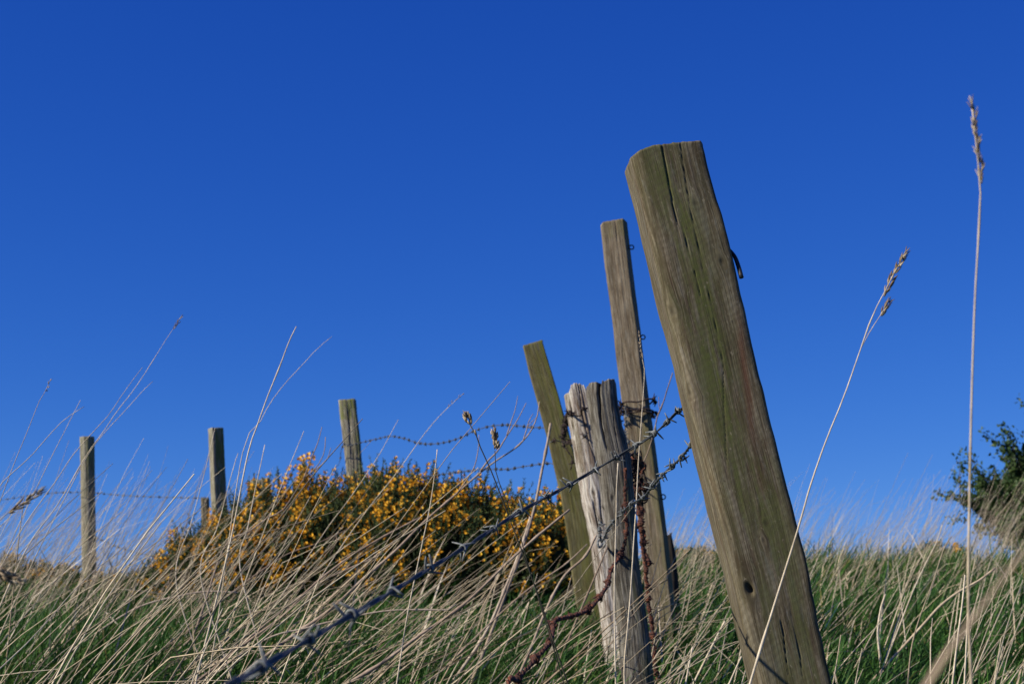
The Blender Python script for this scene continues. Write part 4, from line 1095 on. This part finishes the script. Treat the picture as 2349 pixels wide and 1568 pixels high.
def seed_head(parent, P, width, n, sp_len, mat='seed', spread=0.35, seed=0, name='seed_head'):
    """overlapping spikelets along the path P (world)"""
    r = np.random.default_rng(seed); b = MB()
    C = spline(P, max(n, 4)); o_ = np.array(parent.location) if parent.parent is None else np.array(parent.parent.location)
    Tn = np.gradient(C, axis=0); Tn /= np.linalg.norm(Tn, axis=1)[:, None]
    for i in range(len(C)):
        for k in range(3):
            v = r.normal(0, 1, 3); v -= Tn[i] * v.dot(Tn[i]); v /= np.linalg.norm(v)
            prof = math.sin(math.pi * min(1, 0.15 + 0.85 * (i + 0.5) / len(C)))
            dr = Tn[i] + v * spread; dr /= np.linalg.norm(dr)
            c0 = C[i] + v * width * 0.35 * prof
            l = sp_len * r.uniform(0.7, 1.2)
            b.tube(np.array([c0, c0 + dr * l * 0.45, c0 + dr * l]) - o_, [0.0006, width * 0.26 * (0.5 + prof * 0.5), 0.0002], 5, a=r.random())
    return b.build(name, M[mat], parent, smooth=False)

def stalk(name, label, cat, pts, d0, d1, w0, w1, mat='straw', tint=0.8, group='single stalks standing out of the grass', branches=(), heads=(), n=40, root_down=True, node=0):
    P = wire_path(pts, d0, d1)
    if root_down: P = to_ground(P)
    root = empty(name, P[0], label, cat, group)
    b = MB()
    C = spline(P, n)
    rad = np.linspace(w0, w1, n) / 2
    if node:
        for k in np.linspace(0.15, 0.9, node):
            rad[int(k * (n - 1))] *= 1.5
    tv = np.clip(tint + 0.35 * (vnoise(np.linspace(0, 14, n), np.zeros(n), int(abs(pts[0][0])) % 50)), 0, 1)
    b.tube(local(root, C), rad, 7, a=tv)
    b.build('stem', M[mat], root)
    for (bp_, dd, bw0, bw1) in branches:
        Pb = wire_path(bp_, dd, dd)
        b = MB(); Cb = spline(Pb, 18); b.tube(local(root, Cb), np.linspace(bw0, bw1, 18) / 2, 6, a=tint)
        b.build('side_shoot', M[mat], root)
    for i, (hp, dd, hw_, hn, hl) in enumerate(heads):
        seed_head(root, [at(x, y, dd) for (x, y) in hp], hw_, hn, hl, seed=i + int(abs(hp[0][0])))
    return root

zs_ = zoomf(2200, 640, 2.24); zt_ = zoomf(2550, 240, 3.409)
stalk('grass_stalk', 'long straw stalk with a split seed head crossing in front of the big leaning post', 'grass stalk',
      [(1690, 1680), (1720, 1568), (1775, 1390), (1832, 1208), *[zs_(x, y) for (x, y) in ((60, 1568), (160, 1280), (270, 1010), (375, 710), (450, 500), (510, 390), (570, 260), (620, 170), (655, 110))]], 1.75, 1.75, 0.0042, 0.0008, tint=0.85, node=3,
      branches=[([zs_(378, 705), zs_(430, 610), zs_(490, 515), zs_(548, 425)], 1.75, 0.0011, 0.0006)],
      heads=[([zs_(520, 390), zs_(560, 290), zs_(595, 230), zs_(625, 170), zs_(652, 120)], 1.75, 0.0050, 13, 0.009), ([zs_(497, 510), zs_(525, 460), zs_(548, 428)], 1.75, 0.0045, 6, 0.008)])
stalk('grass_stalk', 'very tall upright pale stalk near the right edge with a thin seed head', 'grass stalk',
      [(2232, 1700), (2228, 1568), (2221, 1380), (2223, 1200), (2228, 950), (2236, 700), (2246, 520), (2249, 430), (2240, 340), (2229, 235)], 1.15, 1.15, 0.0034, 0.0010, tint=0.75, node=3,
      heads=[([zt_(505, 900), zt_(500, 860), zt_(495, 820), zt_(510, 740), zt_(495, 680)], 1.15, 0.0017, 9, 0.006), ([zt_(485, 640), zt_(470, 590), zt_(475, 500), zt_(455, 430), zt_(445, 350), zt_(445, 250), zt_(425, 200), zt_(420, 140)], 1.15, 0.0023, 17, 0.006)])
# broad close blade, far out of focus
Pb = [at(2080, 1640, 0.42), at(2150, 1530, 0.43), at(2230, 1420, 0.45), at(2310, 1310, 0.47), at(2390, 1225, 0.5), at(2460, 1170, 0.53)]
Pb = to_ground(Pb)
bl = empty('wild_grass', Pb[0], 'broad brown blade very close at lower right, wholly out of focus', 'grass')
C = spline(Pb, 30); b = MB()
wv = np.cross(Pb[-1] - Pb[0], [-0.75, -0.55, 0.35]); wv /= np.linalg.norm(wv)
hwid = np.interp(np.linspace(0, 1, 30), [0, 0.3, 0.8, 1], [0.0015, 0.0021, 0.0016, 0.0004])[:, None]
V = np.concatenate([C - wv[None] * hwid, C + np.array([0, -0.0006, 0]), C + wv[None] * hwid]) - Pb[0]
Q = [(i, i + 1, 31 + i, 30 + i) for i in range(29)] + [(30 + i, 31 + i, 61 + i, 60 + i) for i in range(29)]
b.add(V, Q, None, 0.22)
b.build('blade', M['straw'], bl)

stalk('grass_stalk', 'tall pale stalk standing steepest against the sky right of the mossy two-tone post', 'grass stalk', [(425, 1700), (450, 1560), (490, 1400), (530, 1235), z14(1560, 1174), z14(1640, 930), z14(1730, 680), z14(1820, 460), z14(1890, 270), z14(1953, 138)], 3.3, 3.3, 0.0046, 0.0022, tint=0.9, node=3)
stalk('grass_stalk', 'thin pale stalk forking away right from the steep one against the sky', 'grass stalk', [(470, 1600), (500, 1420), z14(1515, 1174), z14(1660, 910), z14(1740, 760), z14(1860, 600), z14(2000, 450), z14(2120, 320), z14(2240, 220)], 3.4, 3.4, 0.0034, 0.0010, tint=0.8)
stalk('grass_stalk', 'highest of the slender stalks fanning over the leftmost post', 'grass stalk', [(-40, 1480), (60, 1260), (130, 1160), z14(260, 1174), z14(400, 980), z14(500, 830), z14(640, 650), z14(760, 470), z14(890, 260), z14(970, 140), z14(1020, 70)], 3.6, 3.6, 0.0042, 0.0008, tint=0.8, node=4, heads=[([z14(960, 160), z14(990, 115), z14(1020, 70)], 3.6, 0.004, 5, 0.010)])
stalk('grass_stalk', 'slender stalk bending right below the highest one over the leftmost post', 'grass stalk', [(-20, 1500), (70, 1300), (150, 1140), z14(270, 1174), z14(400, 1000), z14(540, 850), z14(640, 740), z14(720, 650), z14(795, 580)], 3.6, 3.6, 0.0036, 0.0010, tint=0.75)
stalk('grass_stalk', 'slender stalk left of the highest one, crossing the top of the leftmost post', 'grass stalk', [(-60, 1420), (40, 1230), (130, 1100), z14(150, 1174), z14(330, 970), z14(440, 850), z14(540, 700), z14(640, 560), z14(710, 470)], 3.5, 3.5, 0.0036, 0.0010, tint=0.75)
stalk('grass_stalk', 'bowed pale stalk reaching up right at the far left edge above the wire', 'grass stalk', [(-150, 1330), (-60, 1200), z11(0, 470), z11(80, 390), z11(160, 320), z11(240, 230), z11(330, 130), z11(400, 75), z11(465, 35)], 2.9, 2.9, 0.0036, 0.0010, tint=0.8)
stalk('grass_stalk', 'fine dark-tipped stalk nearly upright at the far left', 'grass stalk', [(-90, 1400), z11(0, 560), z11(40, 450), z11(90, 320), z11(140, 200), z11(180, 100), z11(215, 10), (108, 890), (115, 873)], 3.2, 3.2, 0.0030, 0.0010, tint=0.5, heads=[([(106, 897), (111, 884), (115, 873)], 3.2, 0.004, 4, 0.006)])
stalk('grass_stalk', 'stalk at the left edge ending in a single dark seed spike', 'grass stalk', [(-140, 1330), (-60, 1240), (0, 1192), (22, 1172)], 1.5, 1.5, 0.0022, 0.0011, tint=0.9,
      heads=[([z11(50, 620), z11(90, 595), z11(120, 572), z11(150, 555), z11(185, 530), z11(222, 505)], 1.5, 0.0040, 10, 0.008)])
stalk('grass_stalk', 'fluffy pale seed head poking in low at the left edge', 'grass stalk', [(-160, 1420), (-70, 1340), (-10, 1316), (10, 1322)], 1.3, 1.3, 0.0020, 0.0010, tint=0.9,
      heads=[([(-8, 1305), (8, 1318), (24, 1325), (40, 1330)], 1.3, 0.0050, 6, 0.008), ([(-4, 1296), (10, 1304), (20, 1310)], 1.3, 0.004, 4, 0.006)])
stalk('grass_stalk', 'sharp straw stalk arching from the bottom left corner over the green grass', 'grass stalk', [(-60, 1600), z11(0, 1480), z11(130, 1360), z11(270, 1210), z11(380, 1080), z11(450, 1010), z11(530, 930), z11(600, 880), z11(650, 845), z11(685, 810)], 1.9, 2.1, 0.0026, 0.0010, tint=0.95)
stalk('grass_stalk', 'short bright stalk rising alone at the bottom edge left of the near wire', 'grass stalk', [(425, 1640), (440, 1566), (470, 1490), (495, 1430), (511, 1394)], 2.2, 2.2, 0.0024, 0.0014, tint=1.0)
stalk('grass_stalk', 'dark wiry stem with a bristly head leaning left above the gorse', 'grass stalk', [(1340, 1660), (1300, 1560), (1250, 1410), (1215, 1310), z6(1310, 980), z6(1230, 770), z13(960, 1210), z13(880, 1040), z13(780, 820), z13(720, 640), z13(660, 520), z13(600, 430)], 2.5, 2.5, 0.0030, 0.0018, mat='dark_stem', tint=0.3,
      heads=[([z13(615, 435), z13(595, 390), z13(570, 330), z13(545, 275)], 2.5, 0.0085, 9, 0.010), ([z13(715, 640), z13(690, 590)], 2.5, 0.003, 3, 0.007)])
stalk('grass_stalk', 'thin dark stem with two stacked bristly tufts, upright right of the leaning one', 'grass stalk', [(1330, 1700), (1280, 1520), (1210, 1290), (1190, 1220), z13(1100, 1400), z13(1070, 1180), z13(1050, 1000), z13(1050, 900)], 2.5, 2.5, 0.0022, 0.0014, mat='dark_stem', tint=0.4,
      heads=[([z13(1060, 880), z13(1070, 830), z13(1068, 770)], 2.5, 0.0080, 7, 0.008), ([z13(1060, 740), z13(1055, 690), z13(1045, 630), z13(1035, 565)], 2.5, 0.0085, 9, 0.008)])
stalk('grass_stalk', 'pale upright straw in front of the split stump, left of two', 'grass stalk', [z3(872, 1700), z3(868, 1568), z3(862, 1300), z3(857, 1000), z3(858, 700), z3(866, 400), z3(872, 150), z8(498, 1568), z8(510, 1350), z8(519, 1200), z8(520, 1160)], 3.3, 3.3, 0.0036, 0.0022, tint=1.0)
stalk('grass_stalk', 'longer bent straw crossing the split stump up to the tall post, right of two', 'grass stalk', [z3(945, 1700), z3(940, 1568), z3(938, 1400), z3(965, 1100), z3(990, 800), z3(1015, 400), z3(1035, 100), z8(800, 1380), z8(820, 1050), z8(845, 700), z8(870, 350), z8(895, 0), z2(1165, 330), z2(1140, 230), z2(1125, 60)], 3.2, 3.2, 0.0044, 0.0010, tint=0.95,
      heads=[([z2(1150, 270), z2(1135, 220)], 3.2, 0.003, 4, 0.007), ([z2(1128, 180), z2(1130, 120), z2(1124, 60)], 3.2, 0.003, 5, 0.007)])
stalk('grass_stalk', 'long fine pale stalk leaning right over the top of the gorse into the sky', 'grass stalk', [(700, 1380), z6(60, 1240), z6(300, 900), z6(500, 650), z6(700, 370), z6(840, 210), z6(970, 90)], 4.2, 4.2, 0.0040, 0.0014, tint=0.85, heads=[([z6(870, 175), z6(920, 125), z6(970, 90)], 4.2, 0.004, 5, 0.008)])
stalk('grass_stalk', 'fine pale stalk crossing just right of the gorse post', 'grass stalk', [(690, 1300), z6(20, 1020), z6(150, 850), z6(350, 560), z6(430, 420), z6(510, 270)], 4.4, 4.4, 0.0040, 0.0014, tint=0.85)
stalk('grass_stalk', 'straight pale straw dropping through the middle of the gorse to the bottom edge', 'grass stalk', [(905, 1620), (910, 1568), (933, 1418), (956, 1305), (985, 1168), (998, 1080), (1003, 1030)], 3.0, 3.0, 0.0036, 0.0016, tint=0.95)
stalk('grass_stalk', 'pale stalk rising beside the squat stump in the gorse', 'grass stalk', [(480, 1570), z5(240, 1568), z5(360, 1100), z5(440, 800), z5(500, 560), z5(545, 360)], 4.4, 4.4, 0.0044, 0.0014, tint=0.9)
stalk('grass_stalk', 'tall straw passing left of the squat stump in the gorse', 'grass stalk', [(600, 1500), z5(740, 1440), z5(800, 1150), z5(860, 850), z5(910, 620), z5(937, 490)], 4.2, 4.2, 0.0046, 0.0020, tint=0.95)
stalk('grass_stalk', 'pale leaning stalk tapering up between the two-tone post and the squat stump', 'grass stalk', [(520, 1520), z5(430, 1500), z5(560, 1150), z5(650, 820), z5(700, 640), z5(728, 555)], 4.0, 4.0, 0.0044, 0.0016, tint=0.9)

DG = 'dead woody stems leaning over the gorse'
stalk('dead_stem', 'thick forked grey-brown dead stem sweeping up right across the gorse to the slanting post', 'dead stem',
      [(540, 1560), (640, 1480), (760, 1395), z6(250, 1420), z6(480, 1220), z6(700, 1000), z6(930, 800), z6(1100, 650), z6(1220, 560), z6(1330, 490), z6(1410, 420), z6(1470, 340), z6(1510, 240), z6(1525, 140)], 4.3, 4.3, 0.0125, 0.0028, mat='stem', tint=0.55, group=DG, node=5, n=70,
      branches=[([z6(935, 795), z6(1010, 690), z6(1060, 600), z6(1085, 480), z6(1090, 380)], 4.29, 0.0045, 0.002), ([z6(1100, 640), z6(1160, 560), z6(1220, 500), z6(1290, 390), z6(1350, 300), z6(1390, 230), z6(1430, 150)], 4.29, 0.0055, 0.002),
                ([z6(1290, 385), z6(1320, 290), z6(1350, 200), z6(1370, 100)], 4.29, 0.0040, 0.0015), ([z6(1410, 415), z6(1430, 350), z6(1450, 280), z6(1480, 225)], 4.29, 0.004, 0.0018), ([z6(1470, 330), z6(1440, 320), z6(1500, 255)], 4.29, 0.003, 0.0015)])
stalk('dead_stem', 'pale stout broken stem standing in front of the slanting green post', 'dead stem', [(1115, 1480), z6(1290, 1500), z6(1400, 1200), z6(1490, 900), z6(1540, 650), z6(1580, 450), z6(1605, 295)], 4.6, 4.6, 0.0105, 0.0070, mat='stem', tint=0.62, group=DG, node=3)
stalk('dead_stem', 'reddish twig slanting up between the tall post and the big leaning post', 'dead stem', [(1425, 1180), z8(870, 1190), z8(960, 980), z8(1040, 700), z8(1090, 480), z8(1140, 370), z8(1180, 270), z8(1230, 100), z2(1412, 390)], 4.55, 4.45, 0.0062, 0.0030, mat='stem', tint=0.4, group=DG, node=5,
      branches=[([z8(1125, 400), z8(1108, 330), z8(1106, 210)], 4.46, 0.0025, 0.0015)])
stems_list = [
 ('long grey stem crossing the gorse from lower left with a hooked tip', [(330, 1560), (420, 1480), (450, 1440), z5(620, 1290), z5(800, 1180), z5(960, 1060), z5(1080, 1000), z5(1240, 760), z5(1330, 680), z5(1400, 560), z5(1412, 430)], 4.6, 0.0085, 0.0022, 0.5, [([z5(1240, 760), z5(1300, 600), z5(1350, 480), z5(1385, 350)], 0.0045, 0.002), ([z5(1330, 690), z5(1420, 610), z5(1455, 515)], 0.0035, 0.002)]),
 ('dark-jointed dead stem below the gorse reaching to its lower right', [(400, 1600), (480, 1540), z9(600, 1180), z9(900, 960), z9(1190, 670), z9(1500, 430), z9(1800, 250), z9(2140, 70)], 4.0, 0.0090, 0.0040, 0.4, []),
 ('straight thick grey stem rising from the bottom centre under the near wire', [(640, 1680), (760, 1590), z10(160, 1380), z10(500, 1130), z10(900, 850), z10(1300, 470), z10(1560, 240), z10(1850, 0)], 3.8, 0.0095, 0.0050, 0.5, []),
 ('long pinkish stem lying from the lower left towards the middle of the gorse', [(330, 1640), z9(120, 1500), z9(500, 1230), z9(850, 950), z9(1200, 680), z9(1480, 540), z9(1800, 400)], 4.4, 0.0080, 0.0030, 0.55, []),
 ('brown stem with a curled fork in the shade of the gorse', [(460, 1420), (530, 1360), z9(700, 560), z9(950, 400), z9(1200, 310), z9(1400, 220), z9(1500, 170), z9(1550, 110)], 5.2, 0.0080, 0.0030, 0.3, [([z9(1390, 225), z9(1385, 300), z9(1330, 400)], 0.004, 0.002)]),
 ('bleached stem leaning right just left of the silver stump', [(1040, 1560), z10(1020, 1230), z10(1150, 1000), z10(1300, 640), z10(1420, 330), z10(1500, 60)], 4.6, 0.0100, 0.0070, 0.8, []),
 ('brown-grey stem propped against the silver stump', [(1180, 1570), z10(1500, 1250), z10(1640, 900), z10(1800, 600), z10(1990, 420), z10(2090, 230)], 4.35, 0.0085, 0.0060, 0.6, []),
 ('slim brown stem pointing at the foot of the silver stump', [(990, 1560), z10(900, 1250), z10(1200, 960), z10(1500, 700), z10(1800, 500), z10(2010, 310)], 4.5, 0.0060, 0.0035, 0.5, []),
 ('flat-lying pale stem curving upward at its tip below the near wire', [(600, 1470), (700, 1440), z10(-100, 960), z10(250, 905), z10(600, 900), z10(760, 900), z10(830, 850)], 4.1, 0.0055, 0.0035, 0.8, []),
 ('kinked pale stem lying nearly level at the left under the gorse', [(300, 1400), z9(0, 770), z9(250, 735), z9(500, 745)], 4.8, 0.0065, 0.0040, 0.8, []),
]
for (lab, pts, dd, w0, w1, tn, brs) in stems_list:
    stalk('dead_stem', lab, 'dead stem', pts, dd, dd, w0, w1, mat='stem', tint=tn, group=DG, node=4, branches=[(p, dd, a, c_) for (p, a, c_) in brs])

# bright short straws on the right-hand slope
right = [
 ('bright straw tuft stem standing tall on the right slope, thickest of its tuft', [z12(225, 1420), z12(215, 1300), z12(230, 1180), z12(255, 1100)], 4.6, 0.008, 0.005, 1.0),
 ('thin brown stalk bending right through the right slope', [z12(370, 1568), z12(390, 1380), z12(430, 1230), z12(500, 1040), z12(560, 860), z12(600, 800)], 3.6, 0.004, 0.002, 0.45),
 ('bright cut straw close beside the very tall upright stalk', [z12(605, 1545), z12(630, 1330), z12(655, 1140), z12(668, 1000)], 3.0, 0.0055, 0.003, 1.0),
 ('second bright straw right under the very tall upright stalk', [z12(665, 1568), z12(676, 1350), z12(683, 1200)], 2.9, 0.0035, 0.003, 0.95),
 ('slanting pinkish straw with jointed nodes left of the very tall stalk', [z12(440, 1270), z12(540, 1160), z12(640, 1085), z12(740, 1030), z12(825, 965)], 4.4, 0.0070, 0.006, 0.6),
 ('leaning straw at the bottom edge right of the big leaning post', [z4(1190, 1568), z4(1225, 1370), z4(1250, 1200)], 3.4, 0.0032, 0.002, 0.8),
 ('straw on the right slope leaning up against the crest', [z12(330, 1260), z12(400, 1080), z12(460, 950), z12(520, 830), z12(550, 740)], 5.0, 0.0055, 0.003, 0.95),
 ('short cut straw left of the foot of the big leaning post', [z4(310, 1250), z4(345, 1180), z4(388, 1100)], 4.2, 0.0055, 0.0045, 0.9),
 ('upright bright straw between the tall post and the big leaning post', [z4(95, 1568), z4(120, 1430), z4(148, 1290)], 3.6, 0.0040, 0.0035, 1.0),
 ('slanting straw touching the foot of the big leaning post', [z4(430, 1540), z4(470, 1450), z4(512, 1360)], 3.6, 0.0040, 0.0035, 0.95),
]
for (lab, pts, dd, w0, w1, tn) in right:
    stalk('grass_stalk', lab, 'grass stalk', pts, dd, dd, w0, w1, tint=tn)
